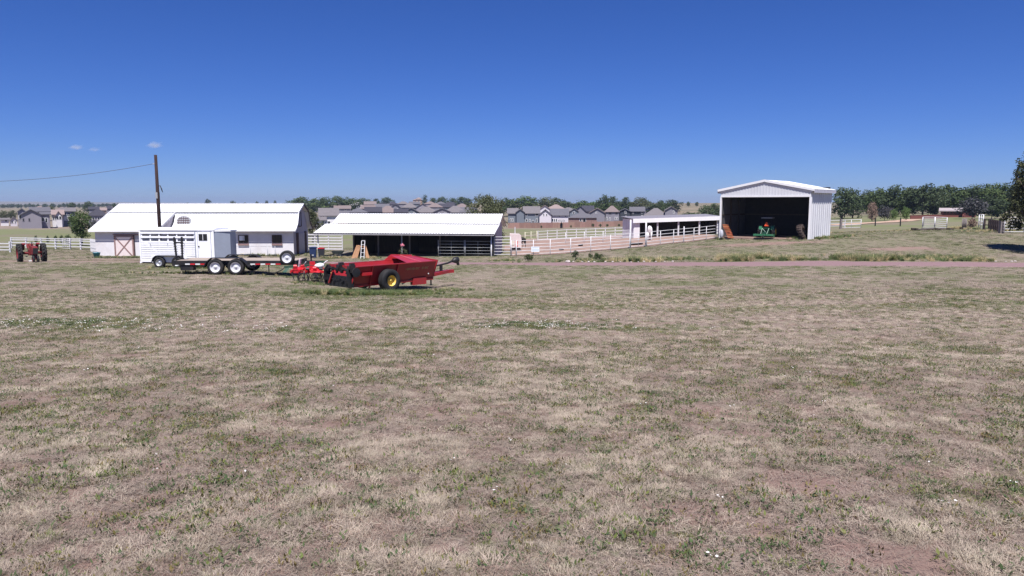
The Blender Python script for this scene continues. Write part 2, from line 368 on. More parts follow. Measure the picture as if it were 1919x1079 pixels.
def masks(x, y):
    r = np.hypot(x, y)
    big = fbm(x*.11, y*.11, 3, 21); mid = fbm(x*.55, y*.4, 4, 31); sm = fbm(x*2.2, y*2.2, 3, 41)
    # green weeds: small patches near, wide drifts further down the field
    g = sstep(.47, .64, .45*mid + .55*sm) * .85 * (1 - sstep(14, 30, r))
    g = np.maximum(g, sstep(.38, .70, .35*big + .35*mid + .3*sm) * .85 * sstep(10, 26, r))
    g = g + .20*sstep(13, 30, y) + .16*sstep(27, 36, y)*(1 - sstep(90, 120, y))
    # greener strips along the swale and the drive, round the spreader
    band = np.exp(-((y - (21.5 + 2.0*(fbm(x*.15, y*.02, 2, 91)-.5)*2 + .06*x)) / 1.6)**2); g = np.maximum(g, band*(.35 + .6*mid))
    rc = road_center(x)
    g = np.maximum(g, np.exp(-((y - (rc - 4.2))/1.7)**2) * (.45 + .6*mid) * sstep(6, 14, x))
    g = np.maximum(g, np.exp(-((y - (rc + 4.6))/2.2)**2) * (.45 + .7*mid) * sstep(-6, 4, x))
    g = np.maximum(g, blob(x, y, (SPREADER_C.x+.3, SPREADER_C.y-2.2), 8.0, 5.0, .7) * 1.0)
    g = np.maximum(g, .95*sstep(57, 63, y)*sstep(3, 12, x)*(1-sstep(96, 112, y))*(.45+.9*mid))
    g = np.where((y > 88) & (x < -15) & (y < 215), np.maximum(g, .75 + .4*big), g)
    g = np.where((y > 100) & (x > 30) & (y < 330), np.maximum(g, .55 + .5*big), g)
    g = np.where((y > 98) & (x > -10) & (x < 30) & (y < 330), .4 + .4*big, g)
    # bare soil
    s = .8*sstep(.58, .72, .35*fbm(x*.8, y*.8, 3, 51) + .65*fbm(x*2.7, y*2.7, 3, 61)) * (1 - .7*sstep(12, 28, r))
    for px, Y, rx, ry in ((872, 26.9, 2.1, 1.5), (1420, 72.0, 6.5, 1.6), (1685, 63.5, 3.2, 1.0), (150, 62.5, 7, 1.2), (60, 62.0, 5.0, .8), (225, 66.2, 5, .8), (590, 67, 3, 1.0),
                          (1310, 7.2, .5, .35), (585, 6.6, .45, .35), (1505, 4.9, .42, .33), (1660, 3.6, .35, .3), (1280, 4.3, .35, .25), (760, 10, .7, .5)):
        p = G(px, Y); b_ = blob(x, y, p, rx, ry, .6, .8); s = np.maximum(s, b_); g = g*(1 - .8*b_)
    for px, Y, rx, ry in ((1200, 42, 3.6, 2.6), (1250, 33, 3.6, 1.0), (1500, 24, 3.0, 1.0), (560, 25, 2.2, .6)):
        g = g*(1 - .85*blob(x, y, G(px, Y), rx, ry, .7, .9))
    lush = ((y > 95) & (y < 230)) * sstep(.3, .6, big)
    far = sstep(240, 420, y)
    g = g*(1 - .75*far)
    return np.clip(g, 0, 1), np.clip(s, 0, 1), np.clip(lush, 0, 1), far

def make_ground():
    az = np.concatenate([np.arange(-52, 52.01, 0.28), np.arange(57, 304, 5.0)])
    az = np.radians(az); na = len(az)
    rad = [0.25]
    while rad[-1] < 7600: rad.append(rad[-1] * (1.021 if rad[-1] < 140 else 1.035))
    rad = np.array(rad); nr = len(rad)
    A, RR = np.meshgrid(az, rad); x = (RR*np.sin(A)).ravel(); y = (RR*np.cos(A)).ravel()
    z = gzv(x, y); r = np.hypot(x, y)
    z = z + .02*(vnoise(x*7, y*7, 3)-.5)*(r < 20)
    vs = np.column_stack([x, y, z]); vs = np.vstack([vs, [[0, 0, gz(0, 0)]]])
    i = np.arange(nr-1)[:, None]; k = np.arange(na)[None, :]; k2 = (k+1) % na
    q = np.stack([i*na+k, i*na+k2, (i+1)*na+k2, (i+1)*na+k], -1).reshape(-1, 4)
    fs = [tuple(t) for t in q[:, ::-1].tolist()] + [(len(vs)-1, int(a), int((a+1) % na)) for a in range(na)]
    me = bpy.data.meshes.new('ground'); me.from_pydata(vs.tolist(), [], fs); me.update()
    me.polygons.foreach_set('use_smooth', [True]*len(me.polygons))
    g, s, l, f = masks(vs[:, 0], vs[:, 1])
    at = me.attributes.new('mask', 'FLOAT_COLOR', 'POINT'); at.data.foreach_set('color', np.column_stack([g, s, l, f]).astype(np.float32).ravel())
    return me

def ground_material():
    m = bpy.data.materials.new('dry_pasture'); m.use_nodes = True; n = m.node_tree.nodes; l = m.node_tree.links; n.clear()
    out = n.new('ShaderNodeOutputMaterial'); b = n.new('ShaderNodeBsdfPrincipled'); b.inputs['Roughness'].default_value = 0.95; b.inputs['Specular IOR Level'].default_value = 0.05
    l.new(b.outputs[0], out.inputs['Surface'])
    tc = n.new('ShaderNodeTexCoord')
    def noise(sc, det=6, ro=.65):
        t = n.new('ShaderNodeTexNoise'); t.inputs['Scale'].default_value = sc; t.inputs['Detail'].default_value = det; t.inputs['Roughness'].default_value = ro; l.new(tc.outputs['Object'], t.inputs['Vector']); return t.outputs['Fac']
    def rng_(v, a, b_, c=0., d=1.):
        t = n.new('ShaderNodeMapRange'); t.inputs['From Min'].default_value = a; t.inputs['From Max'].default_value = b_; t.inputs['To Min'].default_value = c; t.inputs['To Max'].default_value = d; l.new(v, t.inputs['Value']); return t.outputs[0]
    def mix(f, c1, c2):
        t = n.new('ShaderNodeMixRGB')
        l.new(f, t.inputs['Fac'])
        for k, c in (('Color1', c1), ('Color2', c2)):
            if isinstance(c, tuple): t.inputs[k].default_value = (*c, 1)
            else: l.new(c, t.inputs[k])
        return t.outputs[0]
    def math_(op, a, b_):
        t = n.new('ShaderNodeMath'); t.operation = op; t.use_clamp = op != 'MULTIPLY'
        for k, c in enumerate((a, b_)):
            if isinstance(c, (int, float)): t.inputs[k].default_value = c
            else: l.new(c, t.inputs[k])
        return t.outputs[0]
    at = n.new('ShaderNodeAttribute'); at.attribute_name = 'mask'; sp = n.new('ShaderNodeSeparateColor'); l.new(at.outputs['Color'], sp.inputs[0])
    G_, S_, L_, F_ = sp.outputs[0], sp.outputs[1], sp.outputs[2], at.outputs['Alpha']
    n1, n2, n3, n4 = noise(1.3), noise(9, 8, .75), noise(60, 5, .7), noise(.045, 5)
    straw = mix(rng_(n2, .35, .65), (0.195, 0.148, 0.127), (0.300, 0.246, 0.202))
    straw = mix(rng_(n1, .38, .66, 0, .6), straw, (0.242, 0.184, 0.158))
    straw = mix(rng_(n3, .50, .66, 0, .7), straw, (0.095, 0.070, 0.056))
    green = mix(rng_(n2, .35, .7), (0.085, 0.105, 0.050), (0.165, 0.172, 0.090))
    soil = mix(rng_(n3, .3, .7), (0.185, 0.122, 0.104), (0.280, 0.195, 0.165))
    gf = math_('MULTIPLY', G_, rng_(n2, .36, .62, .0, 1.1))
    c = mix(rng_(gf, .1, .8, 0, .9), straw, green)
    sf = math_('MULTIPLY', S_, rng_(n2, .28, .50, .55, 1.2)); c = mix(sf, c, soil)
    c = mix(math_('MULTIPLY', L_, .85), c, mix(rng_(n1, .3, .7), (0.120, 0.145, 0.062), (0.185, 0.185, 0.100)))
    c = mix(math_('MULTIPLY', F_, .9), c, mix(rng_(n4, .4, .62), (0.235, 0.190, 0.140), (0.125, 0.120, 0.080)))
    l.new(c, b.inputs['Base Color'])
    bp = n.new('ShaderNodeBump'); bp.inputs['Strength'].default_value = .7; bp.inputs['Distance'].default_value = .05
    h = math_('ADD', math_('MULTIPLY', n2, .6), math_('MULTIPLY', n3, .4)); l.new(h, bp.inputs['Height']); l.new(bp.outputs[0], b.inputs['Normal'])
    return m
gme = make_ground(); gme.materials.append(ground_material())
tag(link('ground', gme), kind='structure')

# gravel drive: a draped strip just above the ground
def strip(name, xs, cf, hf, m, lift=.035, cuts=8):
    vs = []; fs = []
    for x in xs:
        for k in range(cuts+1):
            t = k/cuts*2-1; wob = .25*(vnoise(np.array([x*.6]), np.array([k//cuts*7.]), 12)[0]-.5) if k in (0, cuts) else 0
            y = float(cf(x)) + t*float(hf(x)) + wob
            vs.append((x, y, gz(x, y) + lift + (.0 if 0 < k < cuts else -.06)))
    for i in range(len(xs)-1):
        for k in range(cuts): a = i*(cuts+1)+k; fs.append((a, a+cuts+1, a+cuts+2, a+1))
    return MB().add(vs, fs).build(name, m, None, True)
GRAVEL = mat('pinkish_gravel', (0.225, 0.142, 0.150), 0.95, var=0.16, scale=6, bump=.4, bscale=30, dirt=(0.20, 0.15, 0.13), dirt_amt=.5)
tag(strip('gravel_road', np.arange(-31, 75, .7), road_center, road_half, GRAVEL), kind='structure')
# horse paddock: bare trampled dirt sheet
DIRT = mat('paddock_dirt', (0.290, 0.200, 0.165), 0.95, var=0.2, scale=1.2, bump=.5, bscale=6, dirt=(0.16, 0.10, 0.075), dirt_amt=.6)
def paddock():
    xs = np.arange(min(p.x for p in PADDOCK)-1, max(p.x for p in PADDOCK)+1, .7); ys = np.arange(70, 112, .7)
    X, Y = np.meshgrid(xs, ys); Z = gzv(X, Y) + .03
    vs = np.column_stack([X.ravel(), Y.ravel(), Z.ravel()]); nx = len(xs)
    jx = X + .5*(vnoise(X*.7, Y*.7, 3)-.5); jy = Y + .8*(vnoise(X*.7, Y*.7, 4)-.5); ins = in_poly(jx, jy, PADDOCK)
    fs = [(j*nx+i, j*nx+i+1, (j+1)*nx+i+1, (j+1)*nx+i) for j in range(len(ys)-1) for i in range(nx-1) if ins[j, i] and ins[j+1, i+1] and ins[j, i+1] and ins[j+1, i]]
    us = sorted({i for f in fs for i in f}); mp = {o: k for k, o in enumerate(us)}
    return MB().add([tuple(vs[i]) for i in us], [tuple(mp[i] for i in f) for f in fs]).build('paddock', DIRT, None, True)
tag(paddock(), kind='structure')

# ------------------------------------------------------------------ grass and weeds (uncountable: instanced tufts)
def blades(n, L, spread, lean, w, segs=2, seed=0, droop=.5):
    q = random.Random(seed); m = MB()
    for _ in range(n):
        a = q.uniform(0, 2*math.pi); d = spread*math.sqrt(q.random()); bx, by = d*math.cos(a), d*math.sin(a)
        a2 = a + q.gauss(0, .9); ln = L*q.uniform(.45, 1.1); th = min(1.5, abs(q.gauss(lean, .28)))
        wd = w*q.uniform(.7, 1.3); sx, sy = -math.sin(a2)*wd/2, math.cos(a2)*wd/2
        p = Vector((bx, by, -.004)); vs = [p + Vector((sx, sy, 0)), p - Vector((sx, sy, 0))]; fs = []
        for k in range(1, segs+1):
            tt = th + droop*k/segs; p = p + Vector((math.cos(a2)*math.sin(tt), math.sin(a2)*math.sin(tt), math.cos(tt)))*ln/segs
            if p.z < .003: p.z = .003
            if k < segs:
                f = 1-.4*k/segs; vs += [p + Vector((sx*f, sy*f, 0)), p - Vector((sx*f, sy*f, 0))]; o = 2*k; fs.append((o-2, o-1, o+1, o))
            else: vs.append(p); o = 2*(segs-1); fs.append((o, o+1, len(vs)-1))
        m.add(vs, fs)
    return m
def weed(nl, L, seed, up=.7, wide=.42, spread=None):
    q = random.Random(seed); m = MB()
    for _ in range(nl):
        a = q.uniform(0, 2*math.pi); th = q.uniform(.25, 1.35)*1.0; ln = L*q.uniform(.5, 1.1); w = ln*wide*q.uniform(.6, 1.1)
        h0 = q.uniform(0, L*up); r0 = (spread or L*.55)*math.sqrt(q.random()); a0 = q.uniform(0, 6.28)
        p = Vector((r0*math.cos(a0), r0*math.sin(a0), h0*.6)); d = Vector((math.cos(a)*math.sin(th), math.sin(a)*math.sin(th), math.cos(th))); s_ = Vector((-math.sin(a), math.cos(a), q.uniform(-.4, .4)))
        m.add([p, p+d*ln*.45+s_*w/2, p+d*ln, p+d*ln*.45-s_*w/2], [(0, 1, 2, 3)])
        if h0 > .2*L: m.add([Vector((p.x*.9, p.y*.9, 0)), Vector((p.x*.9+.003, p.y*.9, 0)), p], [(0, 1, 2)])
    return m
def litter(n, seed, rad=.13):
    q = random.Random(seed); m = MB()
    for _ in range(n):
        a = q.uniform(0, 6.283); d = rad*math.sqrt(q.random()); b_ = q.uniform(0, 6.283); l = q.uniform(.012, .05); w = q.uniform(.0012, .0028); z = q.uniform(.002, .012)
        p = Vector((d*math.cos(a), d*math.sin(a), z)); e = p + Vector((math.cos(b_)*l, math.sin(b_)*l, q.uniform(-.004, .014))); s_ = Vector((-math.sin(b_), math.cos(b_), 0))*w/2
        m.add([p-s_, p+s_, e+s_*.6, e-s_*.6], [(0, 1, 2, 3)])
    return m
def flower(seed, n=5, r=.016, spread=.10):
    q = random.Random(seed); m = MB()
    for _ in range(n):
        c = Vector((q.uniform(-spread, spread), q.uniform(-spread, spread), q.uniform(.02, .05))); rr = r*q.uniform(.7, 1.2); t0 = q.uniform(0, 6.28); tilt = Vector((q.uniform(-.4, .4), q.uniform(-.9, .1), 1)).normalized()
        a = tilt.cross(Vector((1, 0, 0))).normalized(); b_ = tilt.cross(a)
        ring = [c + (a*math.cos(t0+k*2*math.pi/10)+b_*math.sin(t0+k*2*math.pi/10))*rr*(1 if k % 2 else .8) + tilt*rr*.35 for k in range(10)]
        m.add([c]+ring, [(0, 1+k, 1+(k+1) % 10) for k in range(10)])
    return m
STRAW1 = mat('pale_dry_grass', (0.420, 0.354, 0.284), 0.8, var=.15, scale=20, rnd=.28, trans=.25)
STRAW2 = mat('grey_dry_grass', (0.300, 0.243, 0.202), 0.85, var=.15, scale=20, rnd=.28, trans=.2)
STRAW3 = mat('brown_dead_grass', (0.225, 0.155, 0.125), 0.9, var=.2, scale=20, rnd=.3, trans=.1)
GRN1 = mat('dull_green_grass', (0.165, 0.185, 0.082), 0.7, var=.15, scale=20, rnd=.25, trans=.3)
GRN4 = mat('olive_brown_weed', (0.150, 0.125, 0.045), 0.7, var=.2, scale=20, rnd=.3, trans=.2)
GRN2 = mat('green_weed_leaf', (0.070, 0.105, 0.040), 0.6, var=.2, scale=20, rnd=.3, trans=.3)
GRN3 = mat('fresh_weed_leaf', (0.125, 0.145, 0.040), 0.6, var=.2, scale=20, rnd=.3, trans=.3)
PETAL = mat('white_petals', (0.80, 0.78, 0.76), 0.7, var=.05, trans=.2)
VERGE = mat('tall_green_grass', (0.190, 0.240, 0.100), 0.7, var=.15, scale=20, rnd=.2, trans=.4)
SEED = mat('golden_grass_heads', (0.55, 0.46, 0.27), 0.85, var=.15, scale=20, rnd=.2, trans=.25)

def scatter(name, variants, pts):
    """one uncountable object: tuft meshes instanced on points (position, spin, size, variant)"""
    col = bpy.data.collections.new(name + '_tufts')
    for i, (mb, m) in enumerate(variants):
        o = bpy.data.objects.new(f'{name}_tuft_{i:02d}', mb.mesh(f'{name}_tuft_{i:02d}', m)); col.objects.link(o)
    P, S, I = pts; N = len(P); nr = np.random.RandomState(len(P))
    me = bpy.data.meshes.new(name); me.vertices.add(N); me.vertices.foreach_set('co', P.astype(np.float32).ravel())
    a = me.attributes.new('spin', 'FLOAT_VECTOR', 'POINT'); sp = np.zeros((N, 3), np.float32); sp[:, 2] = nr.rand(N)*6.283; sp[:, 0] = nr.randn(N)*.10; sp[:, 1] = nr.randn(N)*.10; a.data.foreach_set('vector', sp.ravel())
    a = me.attributes.new('size', 'FLOAT', 'POINT'); a.data.foreach_set('value', S.astype(np.float32))
    a = me.attributes.new('kind_index', 'INT', 'POINT'); a.data.foreach_set('value', I.astype(np.int32))
    o = tag(link(name, me), kind='stuff')
    g = bpy.data.node_groups.new(name + '_nodes', 'GeometryNodeTree')
    g.interface.new_socket('Geometry', in_out='INPUT', socket_type='NodeSocketGeometry'); g.interface.new_socket('Geometry', in_out='OUTPUT', socket_type='NodeSocketGeometry')
    n = g.nodes; l = g.links; gi = n.new('NodeGroupInput'); go = n.new('NodeGroupOutput'); ip = n.new('GeometryNodeInstanceOnPoints')
    ci = n.new('GeometryNodeCollectionInfo'); ci.inputs['Collection'].default_value = col; ci.inputs['Separate Children'].default_value = True; ci.inputs['Reset Children'].default_value = True
    def na(nm, t): k = n.new('GeometryNodeInputNamedAttribute'); k.data_type = t; k.inputs['Name'].default_value = nm; return k.outputs['Attribute']
    l.new(gi.outputs[0], ip.inputs['Points']); l.new(ci.outputs[0], ip.inputs['Instance']); ip.inputs['Pick Instance'].default_value = True
    l.new(na('kind_index', 'INT'), ip.inputs['Instance Index'])
    er = n.new('FunctionNodeEulerToRotation'); l.new(na('spin', 'FLOAT_VECTOR'), er.inputs[0]); l.new(er.outputs[0], ip.inputs['Rotation'])
    l.new(na('size', 'FLOAT'), ip.inputs['Scale']); l.new(ip.outputs[0], go.inputs[0])
    md = o.modifiers.new('tufts', 'NODES'); md.node_group = g
    return o

def fan(y0, y1, dens, seed, wide=1.1):
    nr = np.random.RandomState(seed); area = wide*(y1*y1 - y0*y0); n = int(area*dens)
    y = np.sqrt(nr.uniform(y0*y0, y1*y1, n)); x = nr.uniform(-wide, wide, n)*(y+.6)
    return x, y, nr
def keep_off(x, y):
    """places where no field grass stands: drive, paddock, building floors"""
    off = np.abs(y - road_center(x)) < road_half(x) - .1
    off |= in_poly(x, y, PADDOCK)
    for poly in FOOT: off |= in_poly(x, y, poly)
    return off
FOOT = []
# ------------------------------------------------------------------ white gambrel barn with lean-to
def foot(o, poly):
    rz = o.rotation_euler.z; c, s = math.cos(rz), math.sin(rz)
    FOOT.append([Vector((o.location.x + x*c - y*s, o.location.y + x*s + y*c, 0)) for x, y in poly])
def barn():
    Y0 = 78.0; c0 = G(551, Y0); rz = R(2)
    t = thing('gambrel_barn', 'long white gambrel barn with a lean-to, arched window and crossed sliding door', 'barn', (c0.x, c0.y, -4.02), rz)
    L = -(xpx(218, 81.0, 0)-c0.x) - 1.15; W = 6.4; XL = xpx(330, 78.6, 0)-c0.x        # XL: where the lean-to ends
    foot(t, [(-L, -3.0), (XL, -3.0), (XL, 0), (0, 0), (0, W), (-L, W)])
    m = MB(); m.box(-L, 0, 0, .14, -.3, 2.75); m.build('front_wall', WHITE_WALL, t)
    MB().box(-L, 0, W-.14, W, -.3, 2.75).build('back_wall', WHITE_WALL, t)
    gab = [(.14, -.3), (W-.14, -.3), (W-.14, 2.6), (W-.14, 2.9), (5.15, 4.55), (3.2, 5.3), (1.25, 4.55), (.14, 2.9)]
    MB().extr(gab, 'x', -.15, -.003).build('gable_wall', SHADE_SIDING, t)
    MB().extr(gab, 'x', -L+.003, -L+.15).build('gable_wall', SHADE_SIDING, t)
    # roof: upper pair, steep lower pair with a kicked-out eave
    x0, x1 = -L-.35, .42
    def sheet(prof, a, b, name, up):
        mb = MB()
        for (p, q) in zip(prof[:-1], prof[1:]): mb.corr((a, p[0], p[1]), (b, p[0], p[1]), (b, q[0], q[1]), (a, q[0], q[1]), .3, .018, out=up)
        return mb.build(name, WHITE_ROOF, t)
    sheet([(3.2, 5.46), (1.02, 4.60)], x0, x1, 'upper_roof', (0, -.3, 1)); sheet([(3.2, 5.46), (5.38, 4.60)], x0, x1, 'upper_roof', (0, .3, 1))
    sheet([(1.10, 4.53), (.35, 3.40), (-.62, 2.70)], XL, x1, 'lower_roof', (0, -1, .3)); sheet([(5.30, 4.53), (6.0, 3.35), (6.8, 2.55)], x0, x1, 'lower_roof', (0, 1, .3))
    sheet([(1.10, 4.53), (-3.45, 2.80)], x0, XL-.02, 'lean_to_roof', (0, -.3, 1))
    # break flashing, rake trims, ridge cap
    MB().box(x0, x1, .96, 1.08, 4.50, 4.575).build('break_flashing', GREYPIPE, t)
    MB().bar((x0, 3.2, 5.49), (x1, 3.2, 5.49), .32, .05).build('ridge_cap', WHITE_ROOF, t)
    for xx in (x0, x1):
        for s_ in (1, -1):
            pts = [(3.2, 5.40), (3.2-s_*2.18, 4.55), (3.2-s_*2.80, 3.28), (3.2-s_*3.80, 2.64)] 
            if xx == x0 and s_ == 1: pts = pts[:2] + [(-3.45, 2.73)]
            m = MB()
            for p, q in zip(pts[:-1], pts[1:]): m.bar((xx, *p), (xx, *q), .05, .2, up=(0, 0, 1))
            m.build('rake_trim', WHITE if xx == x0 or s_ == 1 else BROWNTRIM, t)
    # lean-to
    MB().box(-L+.01, XL-.1, -2.95, -2.81, -.3, 2.92).build('lean_to_wall', WHITE_WALL, t)
    side = [(-2.80, -.3), (-.003, -.3), (-.003, 4.0), (-2.80, 2.96)]
    MB().extr(side, 'x', XL-.25, XL-.11).build('lean_to_end_wall', SHADE_SIDING, t); MB().extr(side, 'x', -L+.02, -L+.16).build('lean_to_end_wall', SHADE_SIDING, t)
    # steep face beyond the lean-to end: cheek closing the gap up to the roof
    MB().extr([(1.0, 4.45), (.42, 3.3), (-.02, 2.9), (-.02, 3.95)], 'x', XL-.24, XL-.12).build('cheek_panel', SHADE_SIDING, t)
    MB().bar((XL-.02, 1.05, 4.50), (XL-.02, -3.45, 2.78), .06, .2).build('rake_trim', WHITE, t)
    # eave fascia
    MB().box(x0, XL, -3.50, -3.46, 2.66, 2.80).build('fascia', WHITE, t); MB().box(XL+.02, x1, -.67, -.63, 2.58, 2.71).build('fascia', WHITE, t)
    # sliding door with X bracing
    d = part('sliding_door', t, (-L+1.95, -3.0, .02)); w, h = 1.9, 2.2
    MB().box(0, w, -.05, 0, 0, h).build('door_panel', PINKPANEL, d)
    for a in (((-.0, h), (w, h)), ((0, 0), (w, 0)), ((.05, 0), (.05, h)), ((w-.05, 0), (w-.05, h))):
        MB().bar((a[0][0], -.075, a[0][1]), (a[1][0], -.075, a[1][1]), .05, .13, up=(0, 0, 1) if a[0][0] != a[1][0] else (1, 0, 0)).build('frame_board', PINKTRIM, d)
    for a in (((.08, .08), (w-.08, h-.08)), ((.08, h-.08), (w-.08, .08))): MB().bar((a[0][0], -.065, a[0][1]), (a[1][0], -.066-.012*(a[0][1] > 1), a[1][1]), .03, .10).build('brace_board', PINKTRIM, d)
    MB().box(w-.02, w+.10, -.09, 0, 0, h+.12).build('jamb', BROWNTRIM, d); MB().box(-.1, w+.5, -.1, -.0, h+.10, h+.2).build('door_track', PINKTRIM, d)
    # two square windows with pink sills
    for px in (457.5, 520):
        xx = (xpx(px, 77.6) - c0.x)/math.cos(rz) - .12
        wd = part('window', t, (xx, -.02, 1.28))
        MB().box(-.5, .5, -.03, 0, 0, .88).build('pane', GLASS, wd)
        m = MB()
        for a in ((-.53, -.47, -.06, .88), (.47, .53, -.06, .88), (-.47, .47, .84, .90), (-.02, .02, 0, .84)): m.box(a[0], a[1], -.055, -.035, a[2], a[3])
        m.build('frame', BROWNTRIM, wd)
        MB().box(-.56, .56, -.12, -.005, -.20, -.05).build('sill', PINKTRIM, wd)
        if px < 500: MB().box(-.42, .12, -.052, -.04, .32, .82).build('paper_sheet', PAPERWHITE, wd)
    # arched lattice window on the steep face
    a = part('arched_window', t, ((xpx(348, 78) - c0.x) - .05, .33, 3.20)); a.rotation_euler = (R(-14), 0, 0)
    ring = [(.72*math.cos(k*math.pi/14), .55+.45*math.sin(k*math.pi/14)) for k in range(15)] + [(-.72, 0), (.72, 0)]
    MB().extr(ring, 'y', -.12, .5).build('frame', GREYPIPE, a)
    inn = [(x*.9, .04+(z-.0)*.93) for x, z in ring]; MB().extr(inn, 'y', -.14, -.125).build('pane', mat('dusty_glass', (.34, .34, .36), .3), a)
    q = random.Random(3); m = MB()
    for k in range(-2, 3): m.bar((k*.24, -.155, .04), (k*.24, -.155, .55+.36*math.sqrt(max(0, 1-(k*.24/.66)**2))), .02, .05)
    for zz in (.25, .5, .72): m.bar((-.64*(1 if zz < .6 else .75), -.16, zz), (.64*(1 if zz < .6 else .75), -.16, zz), .02, .05)
    m.build('lattice', BROWNTRIM, a)
    # shaded gable end: brown door rails, loft door
    for yy in (1.15, 4.7): MB().box(.0, .09, yy, yy+.75, 0, 2.35).build('door_rail', BROWNTRIM, t)
    MB().box(0, .05, 1.95, 4.6, .05, 2.25).build('gable_door', SHADE_SIDING, t)
    ld = part('loft_door', t, (.01, 3.2, 3.0)); MB().extr([(-1.1, 0), (0, 0), (0, 1.75), (-.55, 1.5)], 'x', 0, .04).build('door_panel', SHADE_SIDING, ld)
    m = MB()
    for p, q2 in (((-1.1, 0), (0, 0)), ((0, 0), (0, 1.75)), ((0, 1.75), (-.55, 1.5)), ((-.55, 1.5), (-1.1, 0))): m.bar((.06, *p), (.06, *q2), .05, .1)
    m.build('door_frame', BROWNTRIM, ld)
    return t
BARN = barn()

# ------------------------------------------------------------------ open-fronted shed with corrugated roof
def open_shed():
    c0 = G(921, 72.2); rz = R(-8.0)
    t = thing('open_shed', 'open fronted livestock shed with broad white corrugated roof and dark bays', 'shed', (c0.x, c0.y, -3.93), rz)
    L = -(xpx(921, 72.2) - xpx(596, 74.6))/math.cos(rz)
    foot(t, [(L-.3, -.3), (.3, -.3), (.3, 7.2), (L-.3, 7.2)])
    # roof
    xr, xl = .35, L-.25
    MB().corr((xl, 2.75, 3.28), (xr, 2.75, 3.28), (xr, -.55, 2.46), (xl, -.55, 2.46), .27, .035, out=(0, 0, 1)).build('canopy_roof', WHITE_ROOF, t)
    MB().corr((xl+.75, 4.9, 4.32), (xr, 4.9, 4.32), (xr, 2.62, 3.36), (xl+.75, 2.62, 3.36), .27, .03, out=(0, 0, 1)).build('main_roof', WHITE_ROOF, t)
    MB().corr((xl+.75, 4.9, 4.32), (xr, 4.9, 4.32), (xr, 7.6, 2.95), (xl+.75, 7.6, 2.95), .27, .03, out=(0, 0, 1)).build('main_roof', WHITE_ROOF, t)
    MB().box(xl, xr, -.50, -.44, 2.27, 2.425).build('eave_beam', mat('grey_beam', (.30, .29, .30), .8), t)  # front beam in one even grey
    MB().box(xl, xr, -.05, .05, 2.30, 2.50).build('eave_beam', SHADEWOOD, t)
    MB().bar((xr+.02, 4.9, 4.27), (xr+.02, 7.6, 2.90), .05, .16).build('rake_trim', mat('cream_trim', (.48, .42, .36), .8), t); MB().bar((xr+.02, 4.9, 4.27), (xr+.02, 2.78, 3.31), .05, .16).build('rake_trim', WHITE, t)
    MB().bar((xr+.02, 2.75, 3.25), (xr+.02, -.55, 2.43), .05, .12).build('rake_trim', WHITE, t)
    # walls: closed back and end
    xb = xl+2.9
    MB().box(xb, -.1, 6.9, 7.0, -.3, 3.15).build('back_wall', SHADEWOOD, t)
    MB().extr([(2.75, -.3), (6.9, -.3), (6.9, 3.2), (4.9, 4.22), (2.75, 3.33)], 'x', -.10, .0).build('end_wall', SHADE_SIDING, t)
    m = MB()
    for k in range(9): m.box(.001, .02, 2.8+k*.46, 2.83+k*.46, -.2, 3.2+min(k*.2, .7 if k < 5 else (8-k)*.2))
    m.build('siding_batten', SHADE_SIDING, t)
    MB().box(xb, xb+.1, 3.2, 6.9, -.3, 3.1).build('divider_wall', SHADEWOOD, t)
    for k, fx in enumerate((.30, .52, .80)): MB().box(L*fx, L*fx+.08, 3.0, 6.9, -.3, 3.0).build('divider_wall', SHADEWOOD, t)
    # posts
    for k, px in enumerate((596.5, 756, 921)):
        xx = L*(921-px)/(921-596.5)
        MB().tube((xx, -.0, -.8), (xx, 0, 2.32), .065).build('front_post', PIPE if k != 1 else GREYPIPE, t, True)
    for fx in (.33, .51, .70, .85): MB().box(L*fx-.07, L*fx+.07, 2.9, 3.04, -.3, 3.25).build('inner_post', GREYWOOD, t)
    m = MB(); m.box(xl+.2, xr, 2.85, 3.0, 3.10, 3.25); m.build('inner_beam', SHADEWOOD, t)
    # pipe gates closing the end bay
    for a, b in ((-5.4, -2.75), (-2.65, -.1)):
        g = part('pipe_gate', t, (0, .1, .05))
        MB().path([(a, 0, 0), (a, 0, 1.75)], .035).build('gate_upright', GREYPIPE, g, True); MB().path([(b, 0, 0), (b, 0, 1.75)], .035).build('gate_upright', GREYPIPE, g, True)
        for k in range(6): MB().tube((a, 0, .1+k*.31), (b, 0, .1+k*.31), .018, n=6).build('gate_rail', GREYPIPE, g, True)
        MB().tube(((a+b)/2, 0, .1), ((a+b)/2, 0, 1.66), .018, n=6).build('gate_stay', GREYPIPE, g, True)
    return t, L, c0, rz
SHED, SHED_L, SHED_C, SHED_RZ = open_shed()

